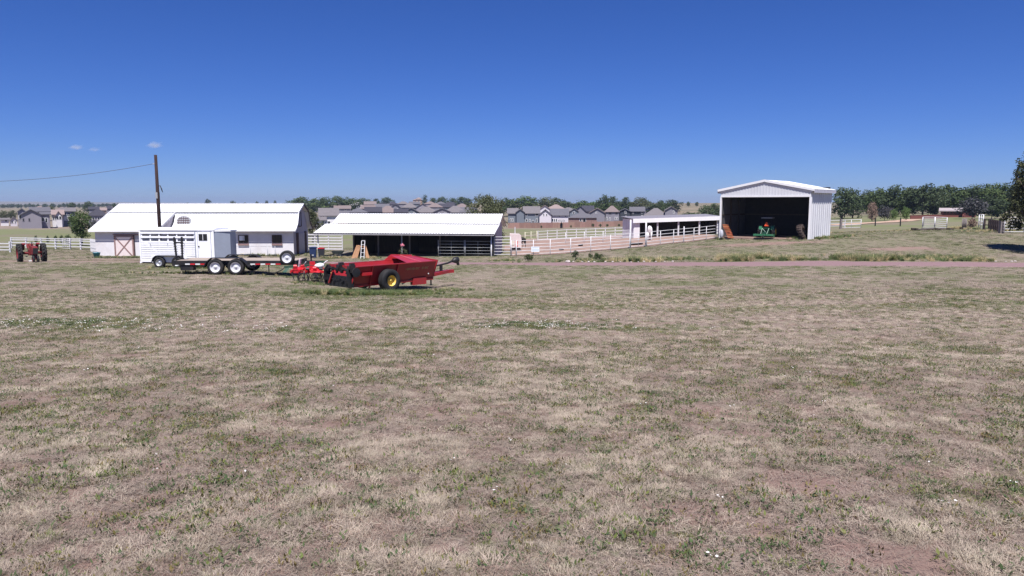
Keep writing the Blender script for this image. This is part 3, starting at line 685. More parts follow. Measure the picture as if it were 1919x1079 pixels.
# ------------------------------------------------------------------ tall machine shed with corrugated walls
def machine_shed():
    rz = R(-40); Yr = 75.0; xr = xpx(1517, Yr, -1.9)
    zb = -2.15
    t = thing('machine_shed', 'tall pale metal machine shed with corrugated walls and wide open front', 'shed', (xr, Yr, zb), rz)
    W = 9.7; Dp = 6.6; E = 5.08; Rg = 6.02          # local: right front corner at origin, x to -W, y back
    foot(t, [(-W-.1, -.1), (.1, -.1), (.1, Dp+.1), (-W-.1, Dp+.1)])
    STEEL = mat('pale_steel_cladding', (.63, .63, .66), .5, var=.05, scale=1, dirt=(.36, .33, .34), dirt_amt=.25)
    INNER = mat('shade_black_lining', (.020, .018, .019), .9, var=.3)  # shade inside the shed put into the lining colour
    hd = 4.42
    # side walls and back wall, ribbed outside, inner sheets coloured dark for the shade
    MB().corr((0, 0, -.5), (0, Dp, -.5), (0, Dp, E), (0, 0, E), .60, .065, out=(1, 0, 0)).build('side_wall', STEEL, t)
    MB().corr((-W, 0, -.5), (-W, Dp, -.5), (-W, Dp, E), (-W, 0, E), .30, .03, out=(-1, 0, 0)).build('side_wall', STEEL, t)
    MB().corr((-W, Dp, -.5), (0, Dp, -.5), (0, Dp, E), (-W, Dp, E), .30, .03, out=(0, 1, 0)).build('back_wall', STEEL, t)
    LIN2 = mat('lit_side_lining', (.085, .085, .092), .8, var=.15)  # paler lining colour imitates light reaching this one wall
    MB().box(-.12, -.06, .12, Dp-.1, -.3, E).build('shade_lining', INNER, t); MB().box(-W+.06, -W+.12, .12, Dp-.1, -.3, E).build('shade_lining', LIN2, t); MB().box(-W+.13, -.13, Dp-.16, Dp-.1, -.3, E+.3).build('shade_lining', INNER, t)
    for z in (2.3,): MB().box(-W+.13, -.13, Dp-.24, Dp-.165, z, z+.14).build('girt', SHADEWOOD, t); MB().box(-W+.125, -W+.2, .2, Dp-.26, z, z+.14).build('girt', SHADEWOOD, t)
    for f in (.33, .66): MB().box(-W+.13, -W+.3, Dp*f, Dp*f+.16, -.3, E-.1).build('column', SHADEWOOD, t)
    # front gable panel above the opening
    m = MB(); k = 30; x = -W+.02; wd = (W-.04)/k
    for i in range(k):
        xa = -W+.02+i*wd; xm = xa+wd*.7; top = lambda q: E + (Rg-E)*(1-abs(q+W/2)/(W/2)) - .02
        m.extr([(xa, hd), (xm, hd), (xm, top(xm)), (xa, top(xa))], 'y', -.03, .02); m.extr([(xm, hd), (xa+wd, hd), (xa+wd, top(xa+wd)), (xm, top(xm))], 'y', -.055, .02)
    m.build('gable_panel', STEEL, t)
    MB().box(-W, 0, -.09, -.058, hd-.12, hd+.06).build('header_trim', WHITE, t)
    # roof with overhanging trims
    ov = .12; sl = (Rg-E)/(W/2)
    for s_ in (1, -1):
        e = (W/2+.34)*s_
        MB().corr((-W/2, -ov, Rg+.06), (-W/2, Dp+.3, Rg+.06), (-W/2+e, Dp+.3, Rg+.06-abs(e)*sl), (-W/2+e, -ov, Rg+.06-abs(e)*sl), .3, .03, out=(0, 0, 1)).build('roof_sheet', WHITE_ROOF, t)
        MB().bar((-W/2, -ov-.02, Rg), (-W/2+e, -ov-.02, Rg-abs(e)*sl), .06, .24, up=(0, 0, 1)).build('rake_trim', WHITE, t)
        MB().bar((-W/2+s_*.1, -.10, Rg-.17), (-W/2+e*.97, -.10, Rg-.17-abs(e*.97)*sl), .07, .16, up=(0, 0, 1)).build('soffit_trim', mat('grey_trim', (.30, .29, .34), .7), t)
        MB().box(-W/2+e-.03, -W/2+e+.03, -ov, Dp+.3, Rg-abs(e)*sl-.30, Rg-abs(e)*sl+.02).build('eave_trim', mat('soft_grey_trim', (.46, .45, .52), .6), t)
    # door jambs
    MB().box(-.16, .07, -.08, .11, -.5, hd-.13).build('corner_trim', WHITE, t); MB().box(-W-.05, -W+.12, -.08, .11, -.5, hd-.13).build('corner_trim', WHITE, t)
    MB().box(-W-.16, .02, -.02, Dp, -.35, -.02).build('floor_slab', DIRT, t)
    return t
MSHED = machine_shed()
def in_mshed(x, y, z=0):
    return MSHED.matrix_basis @ Vector((x, y, z))

# ------------------------------------------------------------------ low run-in shed behind the paddock fence
def run_in():
    a = AT(1188, 443, 93); zb = a.z; b = AT(1346, 437, 96)
    rz = math.atan2(b.y-a.y, b.x-a.x); L = math.hypot(b.x-a.x, b.y-a.y)
    t = thing('run_in_shed', 'long low run-in shed with white fascia and dark open bays', 'shed', (a.x, a.y, zb-.1), rz)
    rise = (b.z - a.z)/L
    foot(t, [(0, 0), (L, 0), (L, 3.6), (0, 3.6)])
    z0, z1 = 2.25, 2.25 + rise*L
    def slab(y0, y1, d0, d1, name, m, x0=-.3, x1=L+.2):
        p = lambda x, d: z0 + (z1-z0)*x/L + d
        mb = MB(); mb.add([(x0, y0, p(x0, d0)), (x1, y0, p(x1, d0)), (x1, y1, p(x1, d0)), (x0, y1, p(x0, d0)), (x0, y0, p(x0, d1)), (x1, y0, p(x1, d1)), (x1, y1, p(x1, d1)), (x0, y1, p(x0, d1))], [(3,2,1,0),(4,5,6,7),(0,1,5,4),(1,2,6,5),(2,3,7,6),(3,0,4,7)]); return mb.build(name, m, t)
    slab(-.35, -.30, -.42, .10, 'fascia', WHITE); 
    mb = MB(); mb.add([(-.3, -.3, z0+.10), (L+.2, -.3, z1+.10), (L+.2, 3.7, z1+.32), (-.3, 3.7, z0+.32), (-.3, -.3, z0+.04), (L+.2, -.3, z1+.04), (L+.2, 3.7, z1+.26), (-.3, 3.7, z0+.26)], [(0,1,2,3),(7,6,5,4),(0,4,5,1),(1,5,6,2),(2,6,7,3),(3,7,4,0)]); mb.build('roof_sheet', mat('grey_shed_roof', (.20, .19, .22), .7), t)
    mb = MB(); mb.add([(0, 3.5, -.4), (L, 3.5, -.4+z1-z0), (L, 3.5, z1+.2), (0, 3.5, z0+.2), (0, 3.6, -.4), (L, 3.6, -.4+z1-z0), (L, 3.6, z1+.2), (0, 3.6, z0+.2)], [(0,1,2,3),(7,6,5,4),(0,4,5,1),(1,5,6,2),(2,6,7,3),(3,7,4,0)]); mb.build('back_wall', SHADEWOOD, t)
    MB().box(-.08, 0, 0, 3.5, -.4, z0+.05).build('end_wall', WHITE_WALL, t); MB().box(L, L+.08, 0, 3.5, -.4, z1+.05).build('end_wall', SHADEWOOD, t)
    MB().box(-.05, .75, -.06, 0, -.3, z0-.42).build('front_panel', WHITE_WALL, t)
    for f in (.27, .515, .765, .985): x = L*f; z = z0+(z1-z0)*f; MB().box(x-.09, x+.09, -.1, .08, -.5, z-.02).build('front_post', PIPE, t)
    return t
run_in()
# ------------------------------------------------------------------ manure spreader
def spreader():
    p0 = G(665, 30.6); p1 = G(818, 33.9)
    ang = math.atan2(p1.y-p0.y, p1.x-p0.x)
    # near side line runs from rear corner p0 to front corner p1; centre line is one half width behind it
    hw = .90; hb = .62; n = Vector((-math.sin(ang), math.cos(ang), 0)); d = Vector((math.cos(ang), math.sin(ang), 0)); L = (p1-p0).length/2
    c = (p0+p1)/2 + n*hw; zb = gz(*(G(735, 31.3).xy))
    pit = math.atan2(.06, 2*L)
    t = thing('manure_spreader', 'red flared manure spreader with yellow wheel hubs parked on the dry grass', 'farm machine', (c.x, c.y, zb), ang)
    z0, z1 = .31, 1.16
    def side(s, x0, x1, ha, hb_, za, zb_, th=.03): 
        m = MB(); pts = [(s*ha, za), (s*hb_, zb_), (s*(hb_-th), zb_), (s*(ha-th), za)]; return m.extr(pts, 'x', x0, x1)
    side(-1, -L, L, hb, hw, z0, z1).build('side_panel', RED, t); side(1, -L, L, hb, hw, z0, z1).build('side_panel', RED, t)
    MB().box(-L, L, -hb+.02, hb-.02, z0, z0+.05).build('floor', BLACKSTEEL, t)
    # top flanges
    MB().box(-L, L, -hw-.07, -hw+.012, z1, z1+.035).build('top_flange', RED, t); MB().box(-L, L, hw-.012, hw+.07, z1, z1+.035).build('top_flange', RED, t)
    # raised front hopper: front wall leaning forward and raised far side
    MB().add([(L, -hb, z0), (L, hb, z0), (L+.10, hw, z1+.16), (L+.10, -hw, z1+.05), (L+.03, -hb, z0), (L+.03, hb, z0), (L+.13, hw, z1+.16), (L+.13, -hw, z1+.05)], [(0,1,2,3),(7,6,5,4),(0,4,5,1),(1,5,6,2),(2,6,7,3),(3,7,4,0)]).build('front_wall', RED, t)
    MB().add([(L*.28, hw, z1+.03), (L+.10, hw, z1+.03), (L+.10, hw+.10, z1+.20), (L*.50, hw+.10, z1+.28), (L*.28, hw+.03, z1+.03), (L+.10, hw+.03, z1+.03), (L+.10, hw+.13, z1+.20), (L*.50, hw+.13, z1+.28)], [(0,1,2,3),(7,6,5,4),(0,4,5,1),(1,5,6,2),(2,6,7,3),(3,7,4,0)]).build('raised_side_board', RED, t)
    # slanted inner deflector plate that fills the front of the hopper
    MB().add([(L*.30, -hw+.02, z1-.03), (L*.95, -hw+.02, z1+.02), (L+.06, hw-.02, z1+.14), (L*.46, hw-.02, z1+.24)], [(0,1,2,3)]).build('hopper_cover', RED, t)
    MB().bar((L*.62, -hw+.03, z1+.015), (L*.68, hw-.03, z1+.225), .02, .03).build('cover_seam', mat('pale_red_edge', (.62, .16, .17), .5), t)
    # bed chain load bed
    # vertical side ribs
    for x in (-L*.59, L*.02):
        for s in (-1, 1): MB().bar((x, s*(hb+.02), z0-.12), (x, s*(hw+.035), z1), .07, .05, up=(1, 0, 0)).build('side_rib', RED, t)
    for s in (-1,): MB().bar((-L, s*(hb+.03), z0+.02), (L, s*(hb+.03), z0+.02), .06, .10).build('frame_rail', RED, t); MB().bar((-L, .69, z0+.02), (L, .69, z0+.02), .06, .10).build('frame_rail', RED, t)
    MB().bar((-L*.82, -hw+.04, .84), (-L*.60, -hw+.04, .84), .12, .13).build('control_box', BRIGHTRED, t)
    # rear beaters with end plates
    pl = [(-L-.36, .62), (-L-.30, .34), (-L-.02, .30), (-L-.02, 1.18), (-L-.18, 1.20), (-L-.34, 1.0)]
    for y in (-hw+.02, hw-.06): MB().extr(pl, 'y', y, y+.04).build('end_plate', BLACKSTEEL, t)
    def beater(z, x, n, r):
        b = MB(); b.tube((x, -hw+.06, z), (x, hw-.06, z), .055, n=10); q = random.Random(int(z*10))
        for k in range(n):
            y = -hw+.14 + (2*hw-.28)*k/(n-1); a = k*1.3
            for h in (0, math.pi): b.bar((x, y, z), (x+r*math.cos(a+h), y+.05, z+r*math.sin(a+h)), .09, .025, up=(0, 1, 0))
        return b.build('beater', BLACKSTEEL, t)
    beater(.58, -L-.16, 13, .20); beater(1.04, -L-.12, 11, .18)
    for y in (-.12, -hw-.02):
        m = MB(); m.lathe([(.13, -.05), (.17, -.04), (.17, .04), (.13, .05)], (-L-.12, y, 1.16), 'y', 14, True); m.box(-L-.22, -L-.02, y-.06, y+.06, .95, 1.34)
        m.build('bearing_head', BLACKSTEEL, t)
    m = MB(); m.lathe([(.001, -.04), (.20, -.03), (.20, .03), (.001, .04)], (-L+.02, -hw-.10, .95), 'y', 20); m.build('drive_sprocket', BLACKSTEEL, t)
    MB().bar((-L-.02, -hw-.09, .92), (-L-.12, -hb-.12, .20), .10, .06).build('chain_guard', RED, t); MB().bar((-L-.05, -hw-.03, .90), (-L+.10, -hb-.03, .30), .09, .05).build('brace', RED, t)
    MB().bar((-L-.30, .55, .42), (-L-.26, .30, .95), .08, .05).build('brace', RED, t)
    MB().box(-L-.22, -L-.18, -hw+.07, hw-.07, .30, .78).build('rear_shield', BLACKSTEEL, t)
    MB().box(-L-.10, -L-.04, -hw+.07, hw-.07, z1-.16, z1+.06).build('rear_pan', RED, t)
    # axle and wheels
    MB().tube((-L*.07-.40, -1.0, .47), (-L*.07-.40, 1.0, .47), .05).build('axle', BLACKSTEEL, t)
    xw = -L*.07 - .40
    wheel(t, (xw, -hb-.42, .49), .50, .36, .235, YELLOW, n=32); wheel(t, (xw, hb+.32, .455), .465, .34, .215, YELLOW, face=1)
    # tongue, jack, gearbox, drive shaft
    MB().bar((L-.4, -.34, .40), (L+1.55, -.03, .52), .11, .15).build('tongue_beam', RED, t); MB().bar((L-.4, .34, .40), (L+1.55, .05, .52), .11, .15).build('tongue_beam', RED, t)
    MB().box(L+1.5, L+1.85, -.09, .11, .44, .60).build('hitch', RED, t)
    MB().tube((L+.16, -.32, -.02), (L+.16, -.32, .52), .035).build('jack_stand', BLACKSTEEL, t); MB().box(L+.08, L+.24, -.40, -.24, -.02, .0).build('jack_foot', BLACKSTEEL, t)
    MB().path([(L+.0, 0, .80), (L+.7, 0, .83), (L+1.5, 0, .92), (L+1.9, 0, 1.02)], [.035, .035, .045, .05], 10).build('drive_shaft', BLACKSTEEL, t, True)
    MB().path([(L+1.80, 0, 1.00), (L+1.98, 0, 1.04), (L+2.12, 0, 1.04), (L+2.2, 0, .98)], [.06, .15, .17, .10], 12).build('shaft_shield', BLACKSTEEL, t, True)
    MB().bar((L+2.1, .0, 1.02), (L+2.22, 0, .80), .1, .1).build('shaft_yoke', BLACKSTEEL, t)
    MB().box(L+1.02, L+1.14, -.05, .05, .55, .88).build('shaft_bracket', BLACKSTEEL, t)
    MB().box(L*.46, L*.80, -hb-.10, -hb+.12, .12, .45).build('gearbox_guard', RED, t); MB().box(L*.52, L*.70, -.3, .3, .22, .44).build('gearbox', BLACKSTEEL, t)
    MB().bar((L*.2, -hb-.02, .22), (L*.46, -hb-.02, .45), .05, .05).build('brace', BLACKSTEEL, t)
    # faded yellow lettering on the side: worn strokes, no longer readable
    LET = mat('faded_yellow_lettering', (.42, .30, .15), .7); q = random.Random(5); m = MB(); m2 = MB()
    def onside(x, f): return Vector((x, -(hb+(hw-hb)*f) - .006, z0+(z1-z0)*f))
    x = L*.24
    for k in range(16):
        if k in (10,): x += .12; continue
        w = .055; 
        for sx, f0, f1 in ((0, .62, .74), (w*.62, .62, .74)) if k % 3 else ((0, .62, .74),):
            a, b = onside(x+sx, f0), onside(x+sx, f1); m.add([a, a+Vector((.016, 0, 0)), b+Vector((.016, 0, 0)), b], [(0, 1, 2, 3)])
        for ff in ((.62, .72) if k % 2 else (.67,)):
            a, b = onside(x, ff), onside(x, ff+.022); m.add([a-Vector((0, .001, 0)), a+Vector((w*.8, -.001, 0)), b+Vector((w*.8, -.001, 0)), b-Vector((0, .001, 0))], [(0, 1, 2, 3)])
        x += .082
    tag(m.build('lettering', LET, t), kind='stuff')
    MB().lathe([(.001, -.012), (.03, -.01), (.03, .01)], (L*.83, -hb-.17, .60), 'y', 12).build('side_reflector', WHITETAPE, t)
    return t
spreader()

# ------------------------------------------------------------------ red cultivator with coil rollers, white jug on top
def cultivator():
    c = G(582, 36.2); t = thing('field_cultivator', 'bright red cultivator implement with dark coil wheels beside the spreader', 'farm implement', (c.x, c.y, c.z), R(14))
    MB().bar((-.95, -.15, .55), (.85, -.30, .52), .12, .12).build('tool_bar', BRIGHTRED, t); MB().bar((-.80, .45, .62), (.60, .45, .62), .12, .12).build('tool_bar', BRIGHTRED, t)
    for k, (p, q) in enumerate((((-.88, -.32, .60), (-.62, .42, .68)), ((-.52, -.36, .60), (-.40, .44, .70)), ((-.16, -.40, .58), (-.10, .44, .70)), ((.12, -.46, .56), (.16, .40, .68)), ((.50, -.50, .52), (.44, .36, .66)))):
        MB().bar(p, q, .10, .09).build('frame_bar', BRIGHTRED, t)
    MB().add([(-.80, -.22, .64), (-.34, -.30, .62), (-.22, .06, .70), (-.66, .16, .72), (-.80, -.22, .70), (-.34, -.30, .68), (-.22, .06, .76), (-.66, .16, .78)], [(3,2,1,0),(4,5,6,7),(0,1,5,4),(1,2,6,5),(2,3,7,6),(3,0,4,7)]).build('guard_plate', BRIGHTRED, t)
    MB().add([(.02, -.52, .50), (.46, -.54, .46), (.44, -.12, .60), (.06, -.10, .62), (.02, -.52, .56), (.46, -.54, .52), (.44, -.12, .66), (.06, -.10, .68)], [(3,2,1,0),(4,5,6,7),(0,1,5,4),(1,2,6,5),(2,3,7,6),(3,0,4,7)]).build('guard_plate', BRIGHTRED, t)
    for x, y, z, r_ in ((-.70, -.12, .80, .10), (-.36, .0, .82, .085), (.22, -.30, .70, .10), (.52, -.2, .66, .07), (-.12, -.34, .68, .075)): MB().lathe([(.001, -.09), (r_, -.08), (r_, .08), (.001, .09)], (x, y, z), 'x', 14).build('spring_can', BRIGHTRED if r_ > .08 else BLACKSTEEL, t)
    for x, y, z in ((-.28, .1, 1.02), (.34, .05, .94), (.58, -.1, .86)): MB().path([(x, y, .66), (x+.02, y, z-.1), (x+.10, y-.02, z)], [.022, .018, .022], 6).build('lever', GREYPIPE, t, True)
    MB().path([(-.6, .0, .85), (-.3, -.1, .92), (.1, -.1, .84), (.5, -.2, .72), (.9, -.28, .52)], .016, 6).build('hydraulic_hose', BLACKSTEEL, t, True)
    MB().bar((-.5, 0, .68), (.45, -.1, .66), .10, .14).build('cross_member', BRIGHTRED, t)
    MB().box(-.02, .24, .0, .16, .62, 1.02).build('hitch_tower', BRIGHTRED, t); MB().bar((.11, .08, .98), (.75, .2, .60), .05, .05).build('hitch_stay', BRIGHTRED, t)
    MB().bar((-.52, .1, .68), (-.46, .05, 1.16), .11, .05).build('manual_tube', mat('pale_lilac_plastic', (.70, .58, .66), .5), t)
    MB().path([(.6, -.25, .56), (.95, -.3, .46), (1.3, -.35, .38)], .045).build('hydraulic_arm', mat('orange_yellow_paint', (.62, .36, .10), .5), t)
    for s, (x, y) in enumerate(((-.32, -.62), (.34, -.70))):
        w = part('coil_wheel', t, (x, y, .27)); m = MB(); w.rotation_euler = (0, 0, R(12 + 38*s))
        for k in range(5):
            a = -.16+k*.08; m.lathe([(.235, a-.014), (.262, a-.014), (.262, a+.014), (.235, a+.014)], (0, 0, 0), 'y', 20, True)
        m.build('coil', BLACKSTEEL, w)
        m = MB()
        for k in range(6): m.bar((0, 0, 0), (.24*math.cos(k*1.047), 0, .24*math.sin(k*1.047)), .02, .03, up=(0, 1, 0))
        m.tube((0, -.2, 0), (0, .2, 0), .035); m.build('spokes', BLACKSTEEL, w)
        MB().bar((x, y+.1, .27), (x+.05, y+.35, .56), .05, .05).build('wheel_arm', BLACKSTEEL, t)
    for k in range(7):
        x = -.85+k*.27; MB().path([(x, .42, .60), (x-.05, .30, .42), (x+.02, .22, .22), (x+.1, .12, .02)], [.022, .02, .02, .012], 6).build('tine', RUST if k % 2 else BLACKSTEEL, t)
    j = thing('white_jug', 'white plastic jug with a slanted spout lying on the red cultivator', 'jug', (c.x+.42, c.y+.05, c.z+.70), R(10))
    MB().path([(-.22, 0, .06), (-.1, 0, .09), (.10, 0, .12), (.2, 0, .16), (.24, 0, .19)], [.05, .12, .14, .09, .03], 14).build('jug_body', WHITE, j, True)
    MB().path([(.22, 0, .18), (.34, 0, .32), (.44, 0, .36)], [.028, .022, .018], 8).build('spout', WHITE, j, True)
    # green implement parked behind it
    c2 = G(575, 38.9); g = thing('green_harrow', 'low dark green implement frame half hidden behind the red cultivator', 'farm implement', (c2.x, c2.y, c2.z), R(6))
    MB().bar((-1.15, 0, .62), (.95, 0, .70), .09, .10).build('tool_bar', DKGREEN, g); MB().bar((-1.0, .5, .62), (.8, .5, .68), .09, .10).build('tool_bar', DKGREEN, g)
    MB().add([(-1.22, -.2, .36), (-1.0, -.25, .36), (-.86, -.05, .60), (-1.08, .0, .60)], [(0, 1, 2, 3)]).build('side_shield', DKGREEN, g)
    MB().bar((-.55, 0, .64), (.9, .1, .88), .06, .06).build('stay', DKGREEN, g); MB().bar((.4, 0, .66), (.95, .1, .90), .06, .06).build('stay', DKGREEN, g)
    for k in range(6): MB().path([(-1.05+k*.36, .05, .62), (-1.1+k*.36, -.05, .3), (-1.0+k*.36, -.12, .01)], [.022, .02, .014], 6).build('tine', BLACKSTEEL, g)
cultivator()

# ------------------------------------------------------------------ black flatbed trailer
def flatbed():
    a = G(326, 40.2); b = G(562, 40.2); L = (b-a).length; rz = math.atan2(b.y-a.y, b.x-a.x); zb = (a.z+b.z)/2
    t = thing('flatbed_trailer', 'black tandem axle flatbed trailer with upright spare wheel and red white tape', 'trailer', (a.x, a.y, G(430, 40).z), rz)
    pm = 40.2/F     # metres per picture pixel at the trailer
    X = lambda px: (px-326)*pm*1.005
    xd = X(556)
    d = part('deck', t, (0, 0, 0)); n = 11
    for k in range(n): MB().box(.15, xd-.05, .10+k*.18, .10+k*.18+.165, .72, .765).build('plank', DECK, d)
    MB().box(0, xd, 0, .09, .52, .75).build('side_rail', BLACKSTEEL, t); MB().box(0, xd, 2.05, 2.14, .52, .75).build('side_rail', BLACKSTEEL, t)
    MB().box(0, .1, .09, 2.05, .50, .75).build('rear_beam', BLACKSTEEL, t); MB().box(xd-.1, xd, .09, 2.05, .5, .75).build('front_beam', BLACKSTEEL, t)
    for k in range(9): MB().box(.6+k*.72, .68+k*.72, .1, 2.04, .55, .70).build('cross_member', BLACKSTEEL, t)
    # tandem wheels with a common fender
    w0, w1 = X(408), X(446)
    for y in (-.19, 2.33):
        for x in (w0, w1): wheel(t, (x, y, .43), .45, .27, .285, RIMW, face=-1 if y < 1 else 1, n=32)
    for y0, y1 in ((-.34, -.01), (2.15, 2.48)):
        pr = [(w0-.66, .42), (w0-.50, .72), (w0-.22, .94), (w1+.26, .94), (w1+.56, .72), (w1+.74, .46), (w1+.70, .42), (w1+.50, .68), (w1+.22, .90), (w0-.20, .90), (w0-.46, .70), (w0-.62, .40)]
        MB().extr(pr, 'y', y0, y1).build('fender', BLACKSTEEL, t)
    for x in (w0, w1): MB().tube((x, -.2, .43), (x, 2.34, .43), .045).build('axle', BLACKSTEEL, t)
    # conspicuity tape
    x = X(348); k = 0
    while x < X(386): MB().box(x, x+.26, -.006, -.001, .535, .60).build('reflective_tape', REDTAPE if k % 2 else WHITETAPE, t); x += .28; k += 1
    x = X(470)
    while x < X(527): MB().box(x, x+.26, -.006, -.001, .535, .60).build('reflective_tape', REDTAPE if k % 2 else WHITETAPE, t); x += .28; k += 1
    # loading ramps folded upright at the rear
    for px, lean in ((327.5, -.09), (332, .02)):
        r_ = part('loading_ramp', t, (X(px), .35 if px < 330 else .75, .72)); m = MB()
        m.bar((0, 0, 0), (lean, 0, 1.32), .06, .12, up=(0, 1, 0)).build('ramp_beam', BLACKSTEEL, r_)
        for k in range(9): MB().bar((lean*k/9-.075, 0, .1+k*.14), (lean*k/9+.075, 0, .1+k*.14), .10, .03).build('ramp_cleat', BLACKSTEEL, r_)
    MB().bar((X(322), .5, 1.72), (X(337), .62, 1.72), .06, .08).build('ramp_bar', BLACKSTEEL, t)
    # spare on the front, tongue, jack, chains
    wheel(t, (X(540), -.05, .93), .40, .24, .27, RIMW, name='spare_wheel', n=30)
    MB().bar((X(540), .1, .60), (X(540), .02, .93), .08, .08).build('spare_mount', BLACKSTEEL, t)
    MB().bar((xd-.8, .35, .60), (xd+1.1, .98, .58), .08, .14).build('tongue_beam', BLACKSTEEL, t); MB().bar((xd-.8, 1.75, .60), (xd+1.1, 1.06, .58), .08, .14).build('tongue_beam', BLACKSTEEL, t)
    MB().tube((xd+.55, 1.0, .1), (xd+.55, 1.0, 1.05), .045).build('jack_stand', BLACKSTEEL, t)
    for px in (474, 502): MB().tube((X(px), .2, .02), (X(px), .2, .55), .03).build('stake', BLACKSTEEL, t)
    MB().path([(X(503), -.02, .12), (X(515), -.05, .08), (X(527), .0, .22), (X(533), 0, .36)], .03, 6).build('drag_chain', BLACKSTEEL, t, True)
    MB().box(X(338), X(362), .05, .4, .22, .52).build('rear_bumper', BLACKSTEEL, t); MB().tube((X(345), .2, 0), (X(345), .2, .4), .03).build('stake', BLACKSTEEL, t)
flatbed()

# ------------------------------------------------------------------ white stock trailer
def horse_trailer():
    Y = 47.2; a = G(266, Y); rz = R(-5); pm = Y/F
    t = thing('stock_trailer', 'white slatted horse trailer with a tack room door behind the flatbed trailer', 'trailer', (a.x, a.y, zrow(501.5, Y)), rz)
    X = lambda px: (px-266)*pm/math.cos(rz)*1.02
    xs, xd, xf = X(370), X(404), X(406); W = 2.0; z0, z1 = .38, 2.42
    TW = mat('white_aluminium', (.86, .86, .89), .35, .0, var=.04, scale=1.5, dirt=(.45, .42, .40), dirt_amt=.2)
    NOSE = mat('nose_shade_and_seal_grey', (.30, .33, .40), .45, .1, var=.06)  # shade of the nose face put into the colour; seals share it
    # slatted stall sides: solid slats with air gaps at the top
    zs = [(z0, .60)] + [(.625+k*.142, .742+k*.142) for k in range(8)]
    for z, zz in zs + [(1.93, 2.05), (2.20, 2.42)]:
        for y, nm in ((0, 'side_slat'), (W-.04, 'side_slat')): MB().box(.02, xs, y, y+.04, z, zz).build(nm, TW, t)
    for k in range(7): MB().box(.02+k*(xs-.1)/6, .10+k*(xs-.1)/6, .045, .08, z0, z1).build('stall_post', TW, t); MB().box(.02+k*(xs-.1)/6, .10+k*(xs-.1)/6, W-.08, W-.045, z0, z1).build('stall_post', TW, t)
    MB().box(-.05, .05, -.04, .06, z0-.05, z1).build('corner_post', TW, t); MB().box(-.05, .05, W-.06, W+.04, z0-.05, z1).build('corner_post', TW, t)
    for k, px in enumerate((285, 318, 350)): MB().path([(X(px), -.02, 1.62), (X(px), -.06, 1.60), (X(px)+.02, -.06, 1.50), (X(px), -.02, 1.48)], .012, 6).build('tie_ring', GALV, t)
    for k in range(12): MB().box(-.03, 0, .08, W-.08, z0+.05+k*.165, z0+.19+k*.165).build('rear_slat', TW, t)
    # tack room
    MB().box(xs+.003, xf, 0, W, z0, z1).build('tack_room', TW, t)
    MB().box(xs, xs+.05, -.03, -.001, z0, z1-.05).build('seam_trim', NOSE, t)
    dr = part('tack_door', t, (X(375.5), -.03, z0+.10)); dw = X(401)-X(375.5)
    MB().box(0, dw, -.01, .03, 0, 1.88).build('door_panel', TW, dr)
    m = MB()
    for q in ((0, .02, 0, 1.88), (dw-.02, dw, 0, 1.88), (.02, dw-.02, 1.86, 1.88)): m.box(q[0], q[1], -.018, -.011, q[2], q[3])
    m.build('door_seal', NOSE, dr)
    w = part('door_window', dr, (.10, -.02, 1.30)); MB().box(0, .56, -.008, .009, 0, .42).build('window_frame', BLACKSTEEL, w); MB().box(.03, .26, -.014, -.009, .03, .39).build('pane', GLASS, w); MB().box(.30, .53, -.014, -.009, .03, .39).build('pane', GLASS, w); MB().box(.266, .294, -.016, -.0095, .0, .42).build('mullion', TW, w)
    MB().box(.05, .12, -.05, -.012, .88, .96).build('door_handle', BLACKSTEEL, dr)
    MB().box(X(403.2), xf+.02, -.03, -.001, z0, z1).build('corner_trim', TW, t)
    # sloped v-nose with the shade of its face painted blue-grey
    MB().extr([(xf+.002, .02), (xf+.80, .60), (xf+.80, 1.40), (xf+.002, W-.02)], 'z', z0, z1-.08).build('nose_panel', NOSE, t)
    MB().extr([(xf+.0, -.0), (xf+.86, .56), (xf+.86, 1.44), (xf+.0, W)], 'z', z1-.075, z1+.02).build('nose_cap', TW, t)
    # roof: shallow crown
    rp = [(-.05, z1+.002), (-.05, z1+.05), (.25, z1+.13), (W/2, z1+.17), (W-.25, z1+.13), (W+.05, z1+.05), (W+.05, z1+.002)]
    MB().extr(rp, 'x', -.10, xf+.05).build('roof', TW, t)
    # chassis, wheels, fenders
    MB().box(0, xf, .1, W-.1, .28, .375).build('chassis', BLACKSTEEL, t); MB().box(-.12, .04, .02, W-.02, .30, .39).build('rear_bumper', TW, t)
    for y in (-.12, W+.12):
        for px in (303, 337): wheel(t, (X(px), y, .37), .37, .24, .215, RIMS, face=-1 if y < 1 else 1)
    for y0, y1 in ((-.27, -.0), (W, W+.27)):
        x0, x1 = X(303)-.50, X(337)+.50
        MB().extr([(x0, .40), (x0+.10, .66), (x0+.3, .82), (x1-.3, .82), (x1-.10, .66), (x1, .40), (x1-.05, .40), (x1-.15, .63), (x1-.32, .78), (x0+.32, .78), (x0+.15, .63), (x0+.05, .40)], 'y', y0, y1).build('fender', TW if False else BLACKSTEEL, t)
    MB().box(X(286), X(354), -.03, -.013, .36, .80).build('wheel_well', TW, t)
horse_trailer()
